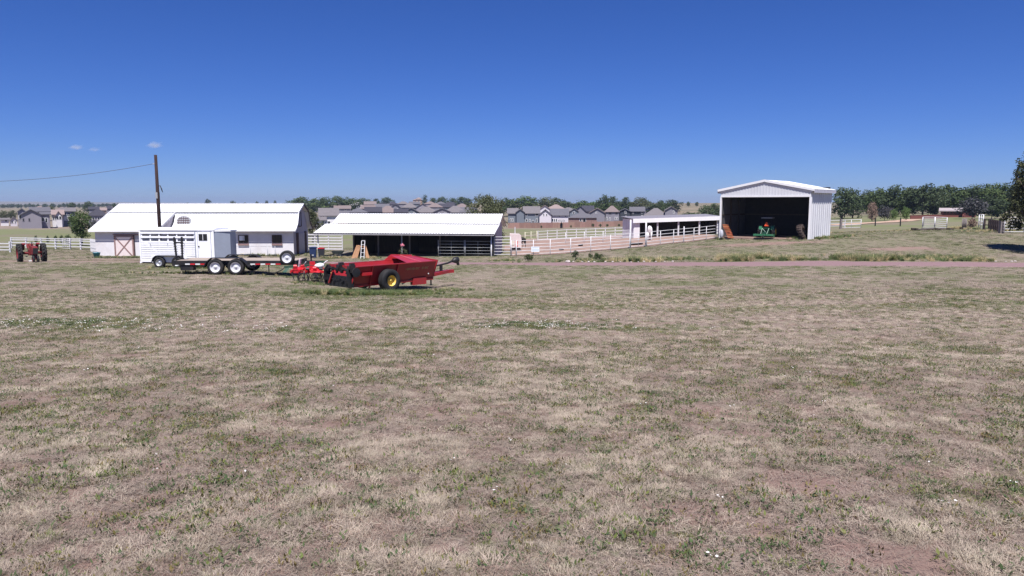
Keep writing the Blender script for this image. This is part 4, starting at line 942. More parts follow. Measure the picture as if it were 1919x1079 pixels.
# ------------------------------------------------------------------ tractors
def red_tractor():
    c = G(60, 60.6); t = thing('farm_tractor', 'old faded red farm tractor with tall lugged rear tyres near the white fence', 'tractor', (c.x, c.y, c.z), R(-49))
    for y in (-.82, .86): wheel(t, (0, y, .73), .74, .34, .46, OLDRED, 'y', -1 if y < 0 else 1, lugs=18)
    for y in (-.16, .16): wheel(t, (1.95, y, .30), .31, .15, .17, OLDRED, 'y', -1 if y < 0 else 1, n=18)
    MB().tube((0, -.72, .73), (0, .72, .73), .11).build('rear_axle', OLDRED, t, True)
    MB().box(-.25, .55, -.22, .22, .55, 1.02).build('transmission', OLDRED, t)
    MB().extr([(.45, .62), (2.05, .72), (2.12, 1.02), (2.05, 1.28), (.95, 1.36), (.5, 1.28)], 'y', -.19, .19).build('hood', OLDRED, t)
    MB().box(2.1, 2.15, -.17, .17, .75, 1.22).build('grille', BLACKSTEEL, t)
    MB().box(1.3, 1.9, -.16, .16, .48, .72).build('engine_block', BLACKSTEEL, t)
    MB().tube((1.95, 0, .28), (1.95, 0, .8), .07).build('front_pedestal', OLDRED, t)
    MB().path([(1.3, -.1, 1.34), (1.3, -.1, 1.72)], .035).build('exhaust_stack', BLACKSTEEL, t, True)
    s = MB(); s.extr([(-.45, 1.10), (-.05, 1.08), (-.05, 1.14), (-.38, 1.17), (-.50, 1.48), (-.56, 1.46)], 'y', -.25, .25); s.build('seat', OLDRED, t)
    w = MB(); w.lathe([(.19, -.015), (.215, 0), (.19, .015)], (.35, 0, 1.42), 'x', 18, True); w.build('steering_wheel', BLACKSTEEL, t); MB().bar((.35, 0, 1.42), (.7, 0, 1.25), .04, .04).build('steering_column', BLACKSTEEL, t)
    for y in (-.5, .5): MB().extr([(-.62, .95), (-.5, 1.32), (-.1, 1.55), (.3, 1.48), (.3, 1.44), (-.08, 1.50), (-.46, 1.29), (-.58, .95)], 'y', y-.12, y+.12).build('fender', OLDRED, t)
    MB().bar((-.1, -.3, .42), (-.75, -.3, .42), .07, .06).build('drawbar', BLACKSTEEL, t); MB().box(1.7, 1.78, -.45, -.2, .15, .25).build('front_weight', WHITE, t)
red_tractor()

def green_tractor():
    p = AT(1432, 444.5, 78.0); rz = R(62)
    t = thing('utility_tractor', 'green tractor with orange triangle emblem backed into the machine shed', 'tractor', (p.x, p.y, -2.165), rz)
    # local x forward (into the shed); rear axle at x=1.7
    ax = 1.75
    for y in (-.72, .72): wheel(t, (ax, y, .60), .60, .36, .36, YELLOW, 'y', -1 if y < 0 else 1, lugs=16)
    for y in (-.62, .62): wheel(t, (ax+1.75, y, .36), .36, .22, .2, YELLOW, 'y', -1 if y < 0 else 1, n=18)
    MB().box(ax-.3, ax+.7, -.30, .30, .45, .95).build('transmission', DKGREEN, t)
    MB().extr([(ax+.7, .6), (ax+2.2, .6), (ax+2.25, 1.05), (ax+.8, 1.22)], 'y', -.28, .28).build('hood', GREEN, t)
    for y in (-.62, .62): MB().extr([(ax-.55, .85), (ax-.45, 1.18), (ax, 1.30), (ax+.5, 1.15), (ax+.5, 1.10), (ax, 1.25), (ax-.42, 1.13), (ax-.5, .85)], 'y', y-.16, y+.16).build('fender', GREEN, t)
    MB().extr([(ax-.2, 1.05), (ax+.3, 1.05), (ax+.3, 1.15), (ax-.12, 1.18), (ax-.25, 1.6), (ax-.32, 1.6)], 'y', -.24, .24).build('seat', BLACKSTEEL, t)
    for y in (-.5, .5): MB().path([(ax-.38, y, .95), (ax-.38, y, 2.05)], .03).build('roll_bar', BLACKSTEEL, t, True)
    MB().box(ax-.55, ax+.9, -.58, .58, 2.05, 2.12).build('canopy', mat('grey_canopy', (.33, .33, .36), .6), t)
    e = MB(); e.extr([(-.24, 0), (.24, 0), (.05, .42), (-.05, .42)], 'x', ax-.62, ax-.60); e.build('slow_vehicle_triangle', mat('orange_emblem', (.85, .10, .03), .45), t).location = (0, -.02, 1.22)
    # rotary cutter on the three point hitch
    m = thing('rotary_cutter', 'flat green rotary cutter deck mounted behind the tractor at the shed mouth', 'farm implement', (p.x, p.y, -2.165), rz)
    MB().extr([(-.35, -.95), (.55, -.95), (.85, -.55), (.85, .55), (.55, .95), (-.35, .95), (-.62, .55), (-.62, -.55)], 'z', .28, .36).build('deck', GREEN, m)
    for y0, y1 in ((-1.02, -.28), (-.20, 1.02)): MB().bar((-.64, y0, .34), (-.64, y1, .34), .05, .20).build('rear_skirt', GREEN, m)
    for y in (-.98, .98): MB().box(-.4, .6, y-.02, y+.02, .10, .42).build('side_skid', GREEN, m)
    for y in (-.34, .34): MB().bar((.9, y, .40), (.72, y, 1.02), .05, .05).build('mast', GREEN, m); MB().bar((-.45, y*.9, .40), (.72, y, 1.0), .035, .04).build('brace', mat('pale_green_steel', (.30, .42, .34), .5), m)
    MB().bar((.72, -.36, 1.02), (.72, .36, 1.02), .05, .05).build('mast_bar', GREEN, m); MB().bar((.7, 0, .98), (1.35, 0, .9), .05, .05).build('top_link', BLACKSTEEL, m)
    MB().bar((.25, -.3, .36), (.68, .32, .98), .035, .035).build('brace', mat('pale_green_steel', (.30, .42, .34), .5), m)
    MB().box(-.05, .3, -.2, .2, .36, .62).build('gearbox', DKGREEN, m)
    wheel(m, (-.85, 0, .18), .18, .12, .09, GREEN, 'y', -1, n=14, name='tail_wheel'); MB().bar((-.85, .09, .2), (-.45, .09, .42), .05, .06).build('tail_arm', GREEN, m)
green_tractor()

# ------------------------------------------------------------------ animals: one continuous skin each
def animal(name, label, loc, rz, sc, bodymat, nodes, edges, root, extras):
    t = thing(name, label, 'horse', loc, rz); t.scale = (sc,)*3
    me = bpy.data.meshes.new('body'); ks = list(nodes); ix = {k: i for i, k in enumerate(ks)}
    me.from_pydata([nodes[k][:3] for k in ks], [(ix[a], ix[b]) for a, b in edges], []); me.update()
    me.materials.append(bodymat)
    o = link('body', me, t); s = o.modifiers.new('skin', 'SKIN'); s.use_smooth_shade = True; s.branch_smoothing = .4
    sv = me.skin_vertices[0].data
    for k in ks:
        r = nodes[k][3]; sv[ix[k]].radius = r if isinstance(r, tuple) else (r, r); sv[ix[k]].use_root = (k == root)
    u = o.modifiers.new('sub', 'SUBSURF'); u.levels = 2; u.render_levels = 2
    for nm, pts, rs, m in extras: MB().path(pts, rs, 8).build(nm, m, t, True)
    return t
def horse_nodes(graze):
    n = {'rump': (-.72, 0, 1.30, (.20, .24)), 'hip': (-.48, 0, 1.30, (.27, .30)), 'loin': (-.15, 0, 1.26, (.25, .30)), 'belly': (.15, 0, 1.20, (.26, .32)), 'chest': (.42, 0, 1.22, (.23, .32)), 'shoulder': (.62, 0, 1.27, (.17, .27))}
    if graze: n.update({'neck1': (.88, 0, 1.12, (.11, .19)), 'neck2': (1.10, 0, .82, (.09, .14)), 'poll': (1.26, 0, .54, (.09, .12)), 'face': (1.32, 0, .32, (.08, .10)), 'muzzle': (1.34, 0, .10, (.06, .065))})
    else: n.update({'neck1': (.85, 0, 1.48, (.12, .20)), 'neck2': (1.02, 0, 1.72, (.09, .15)), 'poll': (1.16, 0, 1.90, (.09, .12)), 'face': (1.36, 0, 1.76, (.08, .10)), 'muzzle': (1.56, 0, 1.58, (.06, .065))})
    e = [('rump', 'hip'), ('hip', 'loin'), ('loin', 'belly'), ('belly', 'chest'), ('chest', 'shoulder'), ('shoulder', 'neck1'), ('neck1', 'neck2'), ('neck2', 'poll'), ('poll', 'face'), ('face', 'muzzle')]
    for s, q in ((1, 'a'), (-1, 'b')):
        d = .06*s
        n.update({'th'+q: (-.56, .16*s, 1.0, (.14, .19)), 'st'+q: (-.48+d, .18*s, .82, (.09, .12)), 'hk'+q: (-.74+d, .17*s, .52, .055), 'hf'+q: (-.70+d, .17*s, .15, .042), 'hh'+q: (-.66+d, .17*s, .03, .055),
                  'el'+q: (.46, .16*s, .92, (.09, .12)), 'kn'+q: (.48-d, .16*s, .50, .055), 'ff'+q: (.47-d, .16*s, .14, .042), 'fh'+q: (.50-d, .16*s, .03, .055), 'ear'+q: ((1.22, .07*s, .66, .022) if graze else (1.12, .07*s, 2.05, .022))})
        e += [('hip', 'th'+q), ('th'+q, 'st'+q), ('st'+q, 'hk'+q), ('hk'+q, 'hf'+q), ('hf'+q, 'hh'+q), ('chest', 'el'+q), ('el'+q, 'kn'+q), ('kn'+q, 'ff'+q), ('ff'+q, 'fh'+q), ('poll', 'ear'+q)]
    return n, e
HW = mat('white_horse_coat', (.78, .75, .74), .6, var=.06, scale=3, dirt=(.42, .40, .40), dirt_amt=.25); HB = mat('black_horse_coat', (.016, .011, .010), .5, var=.3)
TAILW = mat('grey_white_horse_hair', (.55, .50, .48), .7, var=.15)
n, e = horse_nodes(True); c = G(1217, 87.5)
animal('horse', 'white horse standing tail-on behind the pipe fence at the run-in shed', (c.x, c.y, c.z), R(82), 1.12, HW, n, e, 'loin',
       [('tail', [(-.90, 0, 1.42), (-1.02, .01, 1.25), (-1.04, .02, .9), (-1.0, .02, .55)], [.04, .07, .075, .03], TAILW), ('mane', [(.70, 0, 1.50), (.95, 0, 1.28), (1.16, 0, .92), (1.30, 0, .66)], [.03, .05, .05, .03], TAILW)])
n, e = horse_nodes(True); c = G(976, 86)
animal('horse', 'black horse with lowered head beside the pale tank in the dirt paddock', (c.x, c.y, c.z), R(128), .86, HB, n, e, 'loin',
       [('tail', [(-.90, 0, 1.42), (-1.02, .01, 1.25), (-1.04, .02, .9), (-1.0, .02, .5)], [.04, .07, .08, .03], HB), ('mane', [(.70, 0, 1.50), (.95, 0, 1.28), (1.16, 0, .92), (1.30, 0, .66)], [.03, .05, .05, .03], HB)])

# ------------------------------------------------------------------ fences and gates
def rail_fence(name, label, pts, h, rails, step, pr, rr, m, group=None, cat='fence', square=False, skip=(), tall={}):
    t = thing(name, label, cat, pts[0], 0, group); o = pts[0]; P = [pts[0]]
    for a, b in zip(pts[:-1], pts[1:]):
        d = math.hypot(b.x-a.x, b.y-a.y); k = max(1, round(d/step))
        for i in range(1, k+1):
            q = a.lerp(b, i/k); P.append(Vector((q.x, q.y, gz(q.x, q.y))))
    pm = {}
    for i, p in enumerate(P):
        hh = tall.get(i, h); r_ = pr*1.5 if i in tall else pr
        key = (hh, r_)
        if key not in pm: pm[key] = (MB().box(-r_, r_, -r_, r_, -.3, hh) if square else MB().tube((0, 0, -.3), (0, 0, hh), r_)).mesh('post', m, not square)
        link('post', pm[key], t, p - o)
    u = unit_board(rr*.5, rr*2, m) if square else unit_tube(rr, m, 6)
    for a, b in zip(P[:-1], P[1:]):
        off = Vector((0, -pr-.02, 0)) if square else Vector((0, 0, 0))
        for z in rails: along('rail', u, t, a - o + off + Vector((0, 0, z)), b - o + off + Vector((0, 0, z)))
    return t, P
def gate(name, label, a, b, h, n, r, m, group=None, z0=.12, mid=1):
    t = thing(name, label, 'gate', a, 0, group); d = b - a; f = unit_tube(r, m, 6)
    for s in (Vector((0, 0, 0)), d): MB().tube(s + Vector((0, 0, z0-.1)), s + Vector((0, 0, h)), r*1.15).build('gate_upright', m, t, True)
    for k in range(n): z = z0 + (h-.02-z0)*k/(n-1); along('gate_rail', f, t, Vector((0, 0, z)), d + Vector((0, 0, z)))
    for k in range(mid): q = d*((k+1)/(mid+1)); along('gate_stay', f, t, q + Vector((0, 0, z0)), q + Vector((0, 0, h)))
    return t
R5 = [.18, .50, .82, 1.14, 1.50]
rail_fence('pipe_fence', 'five rail white pipe fence along the near edge of the dirt paddock', [G(968, 72.4), G(1031, 72.7), G(1107, 73.7), G(1180, 75.4)], 1.56, R5, 2.0, .036, .030, PIPE)
gate('pipe_gate', 'white pipe gate between two tall posts before the white horse', G(1182, 75.6, .05), G(1209.5, 76.6, .05), 1.45, 5, .026, PIPE)
for k, (px, Y, lb) in enumerate(((1181, 75.5, 'tall thick white pole at the open paddock side of the pipe gate'), (1210, 76.7, 'tall thick white pole on the machine shed side of the pipe gate'))):
    p = G(px, Y); o = MB().tube((0, 0, -.3), (0, 0, 2.95 if k == 0 else 2.8), .085).build('gate_pole', PIPE, None, True, p); tag(o, lb, 'post')
rail_fence('pipe_fence', 'white pipe fence climbing the bank from the gate to the machine shed', [G(1212, 76.9), G(1262, 79.0), G(1300, 80.9), G(1346, 83.4)], 1.50, R5, 1.75, .038, .029, PIPE, tall={3: 1.75, 6: 1.75})
rail_fence('board_fence', 'white four rail fence along the back of the dirt paddock', [G(1008, 104), G(1080, 103), G(1190, 100)], 1.30, [.08, .42, .80, 1.22], 1.45, .055, .038, PIPE, square=True)
rail_fence('pipe_fence', 'thin cream pipe fence between the black horse and the white board fence', [G(984, 96), G(1006, 98)], 1.45, [.5, .95, 1.35], 1.7, .04, .022, mat('cream_pipe', (.62, .58, .46), .6))
rail_fence('pipe_fence', 'white pipe fence crossing the middle of the dirt paddock', [G(1060, 90), G(1130, 89), G(1180, 88)], 1.35, [.55, .95, 1.32], 2.4, .035, .022, PIPE)
gate('corral_panel', 'white seven bar corral panel closing the open shed end', G(926, 72.4, .02), G(957, 72.3, .02), 1.92, 7, .030, PIPE, z0=.16, mid=0)
gate('corral_panel', 'short white corral panel joining the shed panel to the pipe fence', G(958.5, 72.4, .02), G(967, 72.5, .02), 1.55, 5, .028, PIPE, mid=0)
rail_fence('board_fence', 'white slatted board fence seen through the open bay beside the barn', [G(566, 89), G(642, 87)], 1.95, [.15, .48, .82, 1.16, 1.50, 1.86], 2.0, .06, .09, PIPE, square=True)
rail_fence('rail_fence', 'white rail fence section with end post in front of the grassy field', [G(-40, 82), G(19.5, 81)], 1.22, [.30, .62, 1.0], 2.4, .07, .055, PIPE, square=True)
rail_fence('rail_fence', 'white rail fence running behind the red tractor to the barn', [G(22, 92), G(78, 91), G(132, 88.5), G(172, 87)], 1.34, [.35, .70, 1.05, 1.28], 2.3, .075, .055, PIPE, square=True)
gate('wire_gate', 'white wire gate set in the rail fence behind the red tractor', G(118, 89.0, .0), G(132, 88.2, .0), 1.38, 6, .02, PIPE, mid=3)
rail_fence('picket_fence', 'short white picket fence tight against the barn corner', [G(171, 84), G(181, 81)], 1.5, [.5, 1.2], .45, .05, .04, PIPE, square=True)
rail_fence('hitching_rail', 'thin grey pipe hitching rail in front of the barn windows', [G(437, 74.6), G(470, 74.8), G(502, 75.2), G(516, 75.4)], 1.08, [1.06], 1.9, .03, .024, GREYPIPE)
rail_fence('rail_fence', 'white three rail fence on the grass just beyond the machine shed', [G(1548, 112), G(1583, 111)], 1.28, [.35, .75, 1.2], 2.6, .05, .045, PIPE, square=True)
gate('pipe_gate', 'white gate beyond the machine shed standing past the dark post', G(1577, 108, .05), G(1613, 107, .05), 1.25, 4, .04, PIPE)
p = G(1575.5, 107.5); tag(MB().box(-.14, .14, -.14, .14, -.2, 1.45).build('fence_post', GREYWOOD, None, False, p), 'dark weathered wooden post at the end of the white gate', 'post')
for px, Y, wh in ((1640, 122, 'closest to the white gate'), (1687, 118, 'between the bright shrub and hay rack'), (1730, 116, 'directly behind the hay rack panels')):
    p = G(px, Y); tag(MB().box(-.07, .07, -.07, .07, -.2, 1.4).build('steel_post', BLACKSTEEL, None, False, p), 'thin dark steel fence post in the meadow, ' + wh, 'post', 'dark steel fence posts across the meadow')
gate('farm_gate', 'white five bar gate hung on the grey post beside the evergreen tree', G(1881.5, 75.5, .05), G(1918, 75.0, .05), 1.62, 6, .035, PIPE, mid=0)
p = G(1876, 76); tag(MB().box(-.20, .20, -.18, .18, -.3, 1.55).build('gate_post', GREYWOOD, None, False, p), 'thick grey weathered gate post next to the five bar gate', 'post')
# wooden corral rails before it
rail_fence('wooden_fence', 'dark wooden corral fence with thick posts near the five bar gate', [G(1844, 84), G(1853, 83), G(1863, 80), G(1870, 78)], 1.25, [.55, 1.12], 1.3, .085, .05, mat('old_dark_post_wood', (.075, .055, .052), .9, var=.3), square=True)
# narrow white ladder gate and brush
gate('ladder_gate', 'narrow tall white panel standing upright beside the dead brush', G(1833.5, 88, .02), G(1841.5, 87.6, .02), 1.75, 5, .045, PIPE, mid=1)
gate('ladder_gate', 'tall grey post pair beside the dead brush by the meadow', G(1803, 90, .02), G(1810, 90, .02), 1.25, 3, .06, GREYWOOD, mid=2)

# hay wagon: two white gate panels standing on a low dark frame of scrap timber
a, b = G(1728, 87.5), G(1774, 87.5)
w = thing('hay_rack', 'two white gate panels standing on a low dark timber wagon frame', 'wagon', a)
d = b - a; d.z = 0
for k in range(2):
    p = d*(.5*k)+Vector((.03*k, 0, .38)); q = d*(.5*k+.49)+Vector((0, 0, .38-.05*k)); pn = part('gate_panel', w, p); dd = q-p; f = unit_tube(.035, PIPE, 6)
    for s in (Vector((0, 0, 0)), dd): MB().tube(s, s+Vector((0, 0, 1.22)), .045).build('gate_upright', PIPE, pn, True)
    for j in range(6): along('gate_rail', f, pn, Vector((0, 0, .02+j*.238)), dd+Vector((0, 0, .02+j*.238)))
q_ = random.Random(9)
for k in range(9):
    x0 = -1.7+q_.random()*3.6; MB().bar((x0, q_.uniform(-.5, .5), q_.uniform(.08, .30)), (x0+q_.uniform(1, 2.2), q_.uniform(-.5, .5), q_.uniform(.08, .33)), .12, .10).build('timber', GREYWOOD if k % 2 else BARK, w)
for x in (-.9, d.x*.5, d.x+.4): MB().box(x-.12, x+.12, -.6, .6, -.02, .28).build('bunk_block', BARK, w)

# ------------------------------------------------------------------ utility pole with service wire
p0 = G(302.5, 66.0); top = AT(294.5, 290, 66.0)
t = thing('utility_pole', 'tall dark brown wooden utility pole rising in front of the barn roof', 'utility pole', p0)
H = top.z - p0.z; POLE = mat('creosoted_pole', (.040, .024, .022), .9, var=.3, scale=3, stretch=(5, 5, .4))
MB().path([(0, 0, -.4), (0, 0, H*.5), (0, 0, H)], [.165, .15, .125], 12).build('pole', POLE, t, True)
MB().path([(-.13, 0, H-.78), (-.32, 0, H-.80)], .035, 8).build('insulator', GREYPIPE, t, True)
MB().path([(.12, 0, H-2.78), (.28, -.05, H-2.70), (.42, -.12, H-3.0), (.52, -.15, H-3.3)], [.03, .03, .05, .03], 8).build('lamp_arm', BLACKSTEEL, t, True)
MB().box(-.12, .06, -.19, -.14, H-3.85, H-3.30).build('meter_box', GREYPIPE, t)
MB().box(.10, .15, -.06, .06, 1.0, H-3.3).build('conduit', BLACKSTEEL, t)
a = p0 + Vector((-.32, 0, H-.80)); b = AT(-330, 330, 60.0)
pts = []
for k in range(33):
    u_ = k/32; q = a.lerp(b, u_); q.z -= 1.95*4*u_*(1-u_)*.5; pts.append(q - a)
o = MB().path(pts, .021, 6).build('service_wire', mat('dull_wire', (.10, .11, .14), .6), None, True, a); tag(o, 'sagging overhead service wire strung from the top of the pole', 'wire')

# ------------------------------------------------------------------ bins, boards, ladder and other small things
def bin_(name, label, px, Y, w, d, h, m, lid=None, dz=0):
    p = G(px, Y); t = thing(name, label, 'bin', (p.x, p.y, p.z+dz), R(8))
    MB().add([(-w*.40, -d*.4, .08), (w*.40, -d*.4, .08), (w*.40, d*.4, .08), (-w*.40, d*.4, .08), (-w*.5, -d*.5, h-.1), (w*.5, -d*.5, h-.1), (w*.5, d*.5, h-.1), (-w*.5, d*.5, h-.1)], [(3,2,1,0),(4,5,6,7),(0,1,5,4),(1,2,6,5),(2,3,7,6),(3,0,4,7)]).build('bin_body', m, t)
    MB().extr([(-w*.54, h-.098), (w*.54, h-.098), (w*.5, h-.02), (0, h), (-w*.5, h-.02)], 'y', -d*.54, d*.54).build('lid', lid or m, t)
    for x in (-w*.36, w*.36): MB().lathe([(.001, -.03), (.10, -.03), (.10, .03), (.001, .03)], (x, d*.38, .10), 'x', 12).build('bin_wheel', TYRE, t)
    return t
b_ = bin_('wheeled_bin', 'dark blue wheeled bin standing by the shed corner post', 587, 71.5, .66, .7, 1.12, BLUEBIN)
MB().box(-.14, .1, -.36, -.345, .25, .40).build('bin_label', GREYPIPE, b_)
bin_('wheeled_bin', 'dark bin with a red lid just inside the open shed bay', 602.5, 72.6, .62, .6, 1.0, mat('dark_grey_plastic', (.03, .032, .04), .5), BRIGHTRED)
p = G(181.5, 70.2); t = thing('water_tub', 'small teal plastic tub on the ground at the barn corner', 'tub', p)
MB().lathe([(.001, 0), (.22, 0), (.32, .45), (.36, .47), (.34, .50), (.29, .46), (.2, .05), (.001, .05)], (0, 0, 0), 'z', 20).build('tub_body', TEAL, t, True); MB().path([(-.3, 0, .47), (-.2, -.25, .62), (.1, -.28, .62), (.3, 0, .47)], .015, 6).build('tub_handle', BLACKSTEEL, t)
# leaning boards and white ladder in front of the open shed
def prop(name, label, cat, px, Y, dz=0): p = G(px, Y); return thing(name, label, cat, (p.x, p.y, p.z+dz))
t = prop('leaning_boards', 'stack of tan boards leaning in an A shape under the shed eave', 'boards', 676, 70.6)
for k, (x0, x1) in enumerate(((-.80, -.34), (-.66, -.26), (-.52, -.18), (-.40, -.1), (.62, .28), (.78, .40))): MB().bar((x0, -.1+.02*k, 0), (x1, .22+.02*k, 1.26-.05*(k % 2)), .16, .03, up=(0, 1, 0)).build('board', TANWOOD, t)
MB().bar((-.34, .2, 1.14), (.44, .25, 1.12), .05, .08).build('top_rail', TANWOOD, t)
t = prop('ladder', 'short white ladder leaning on the tan boards', 'ladder', 681, 70.5)
for x in (-.22, .10): MB().bar((x, -.2, 0), (x+.06, .12, 1.70), .05, .04, up=(0, 1, 0)).build('stile', WHITE, t)
for k in range(5): z = .2+k*.38; MB().bar((-.20+z*.033, -.2+z*.18, z), (.12+z*.033, -.2+z*.18, z), .04, .04).build('rung', WHITE, t)
MB().box(-.18, .19, .12, .16, 1.66, 1.71).build('top_rung', WHITE, t)
# hanging pink flower basket on the middle post
p = G(754.5, 71.3); t = thing('hanging_basket', 'small basket of pink flowers hung on the middle shed post', 'flower basket', (p.x, p.y-.12, p.z+1.22))
MB().lathe([(.001, -.16), (.10, -.14), (.16, .0), (.14, 0)], (0, 0, 0), 'z', 14).build('basket', GREYWOOD, t)
m = MB(); q = random.Random(2)
for k in range(60):
    v = Vector((q.gauss(0, 1), q.gauss(0, 1), q.gauss(0, 1))).normalized()*q.uniform(.06, .20); s = .045; a = Vector((q.gauss(0, 1), q.gauss(0, 1), q.gauss(0, 1))).normalized(); b = a.cross(v).normalized(); v.z += .06
    m.add([v-a*s, v-b*s, v+a*s, v+b*s], [(0, 1, 2, 3)])
m.build('blossoms', mat('pink_petals', (.72, .22, .30), .7), t)
# wheelbarrow in the open bay
t = prop('wheelbarrow', 'dark wheelbarrow standing in the open shed bay', 'wheelbarrow', 634, 72.8)
MB().add([(-.45, -.28, .35), (.35, -.28, .35), (.35, .28, .35), (-.45, .28, .35), (-.60, -.38, .66), (.55, -.38, .66), (.55, .38, .66), (-.60, .38, .66)], [(3,2,1,0),(0,1,5,4),(1,2,6,5),(2,3,7,6),(3,0,4,7)]).build('tray', mat('dull_tray', (.05, .06, .06), .6), t)
wheel(t, (-.55, 0, .18), .18, .09, .1, GREYPIPE, n=16)
for y in (-.25, .25): MB().path([(-.55, y*.4, .18), (.2, y, .36), (1.0, y*1.1, .62)], .018, 6).build('handle', GREYPIPE, t); MB().path([(.2, y, .36), (.35, y, 0)], .016, 6).build('wheelbarrow_leg', GREYPIPE, t)
# sign on the paddock fence
p = G(1003, 72.5); t = thing('fence_sign', 'blank looking white sign board wired to the paddock pipe fence', 'sign', (p.x, p.y-.10, p.z+.36))
MB().box(-.40, .40, -.012, .012, 0, .52).build('board', PAPERWHITE, t); MB().box(-.33, .33, -.016, -.0125, .40, .44).build('printed_band', SIGNBLUE, t); MB().box(-.30, .35, -.016, -.0125, .12, .30).build('printed_band', mat('very_pale_blue', (.60, .67, .76), .6), t)
# pale rounded tank with red patch, feed boxes below
p = G(966, 80); t = thing('water_tank', 'pale pinkish rounded tank with a red patch beside the shed wall', 'tank', (p.x, p.y, p.z+.40), R(0))
out = [(-.62, 0), (.62, 0), (.66, .9), (.60, 1.25), (.42, 1.42), (-.62, 1.46)]
MB().extr(out, 'y', 0, 1.5).build('tank_body', mat('pale_pink_fibreglass', (.66, .56, .55), .6, var=.06, dirt=(.4, .3, .27), dirt_amt=.3), t)
MB().box(-.05, .28, -.03, -.003, .05, .75).build('red_patch', mat('faded_rose_paint', (.55, .22, .21), .7), t); MB().box(-.50, -.12, -.03, -.003, .2, .72).build('cream_patch', mat('cream_paint', (.62, .55, .48), .7), t)
MB().tube((-.05, .4, 1.4), (-.05, .4, 2.2), .05).build('vent_pipe', PIPE, t); MB().box(-.55, .55, .1, 1.3, -.45, -.003).build('stand', mat('dark_stand', (.05, .04, .04), .8), t)
for k, (px, Y, lb) in enumerate(((1052, 78, 'flat black rubber feed pan on the paddock dirt near the short post'), (1088, 84, 'small black rubber feed pan on the paddock dirt below the middle fence'), (1192, 80, 'long black feed trough on the dirt behind the pipe gate'))):
    p = G(px, Y, .03); w_ = (.26, .28, .75)[k]; o = MB().add([], []).lathe([(.001, .02), (w_*.85, .02), (w_, .16), (w_*1.05, .16), (w_*.9, 0), (.001, 0)], (0, 0, 0), 'z', 18).build('feed_pan', BLACKSTEEL, None, False, p); tag(o, lb, 'feed pan')
# in the machine shed mouth: leaning orange blocks, grey sack, leaning chain of old tyres
def shed_local(x, y, z=0):
    c_, s_ = math.cos(R(-40)), math.sin(R(-40)); return Vector((MSHED.location.x + x*c_ - y*s_, MSHED.location.y + x*s_ + y*c_, MSHED.location.z + z))
t = thing('orange_block_stack', 'leaning stack of rusty orange blocks at the machine shed opening', 'block stack', shed_local(-8.9, -.15, -.12), R(-40)); q = random.Random(4)
ORB = mat('rusty_orange_block', (.46, .17, .07), .85, var=.25, rnd=.25)
for k in range(9):
    x = .62 - k*.085; MB().bar((x-.34, q.uniform(-.05, .05), .08+k*.165), (x+.22, q.uniform(-.05, .05), .04+k*.165), .34, .115).build('block', ORB, t)
t = thing('feed_sack', 'grey white sack slumped against the orange block stack', 'sack', shed_local(-9.25, -.55, -.12), R(-20))
MB().path([(0, 0, 0), (0, 0, .15), (.01, 0, .45), (0, .02, .75), (0, .02, .9)], [.12, .2, .21, .15, .05], 12).build('sack_body', mat('grey_sack', (.42, .43, .48), .8), t, True)
t = thing('tyre_stack', 'worn lugged tractor tyres leaning inside the machine shed corner', 'tyre stack', shed_local(-.62, .2, 0), R(-40)); DT = mat('dusty_tyre', (.075, .055, .05), .9, var=.35)
for k in range(2):
    tt = part('tyre', t, (-.22-.2*k, .15+.25*k, .72)); tt.rotation_euler = (0, R(-18-6*k), 0); m = MB(); m.lathe([(.42, -.16), (.66, -.18), (.74, -.08), (.74, .08), (.66, .18), (.42, .16)], (0, 0, 0), 'x', 22, True); m.build('carcass', DT, tt)
    for j in range(18):
        a_ = 2*math.pi*j/18; MB().bar((-.17, .76*math.cos(a_), .76*math.sin(a_)), (.17, .76*math.cos(a_+.12), .76*math.sin(a_+.12)), .06, .08, up=(0, math.cos(a_), math.sin(a_))).build('lug', DT, tt)
# white rocks beside the drive
q = random.Random(6); rocks = [G(1061, 61.6), G(1071, 61.4)] + [G(1085+k*15+q.uniform(-5, 5), 61.1-k*.12+q.uniform(-.2, .2)) for k in range(12)]
rocks += [G(1880+k*11, 53.6+q.uniform(-.3, .3)) for k in range(4)]
rm = []
for k in range(3):
    m = MB(); m.lathe([(.001, -.1), (.16, -.06), (.22, .05), (.15, .16), (.001, .19)], (0, 0, 0), 'z', 9); m.v = [(x*q.uniform(.8, 1.25), y*q.uniform(.8, 1.2), z*q.uniform(.8, 1.2)) for x, y, z in m.v]; rm.append(m.mesh('rock', ROCK))
for k, p in enumerate(rocks):
    y_ = p.y if k < 0 else float(road_center(p.x) + road_half(p.x) + q.uniform(.1, .5)); p = Vector((p.x, y_, gz(p.x, y_)+.02))
    big = k == 0
    o = link('rock', rm[k % 3], None, p, (0, 0, q.uniform(0, 6)), (.9 if big else q.uniform(.25, .5),)*3)
    if big: tag(o, 'largest pale rock on the far edge of the gravel road', 'rock')
    else: tag(o, f'small pale rock, {ORD[k-1]} along the gravel road edge after the largest rock', 'rock', 'small pale rocks lining the gravel road')
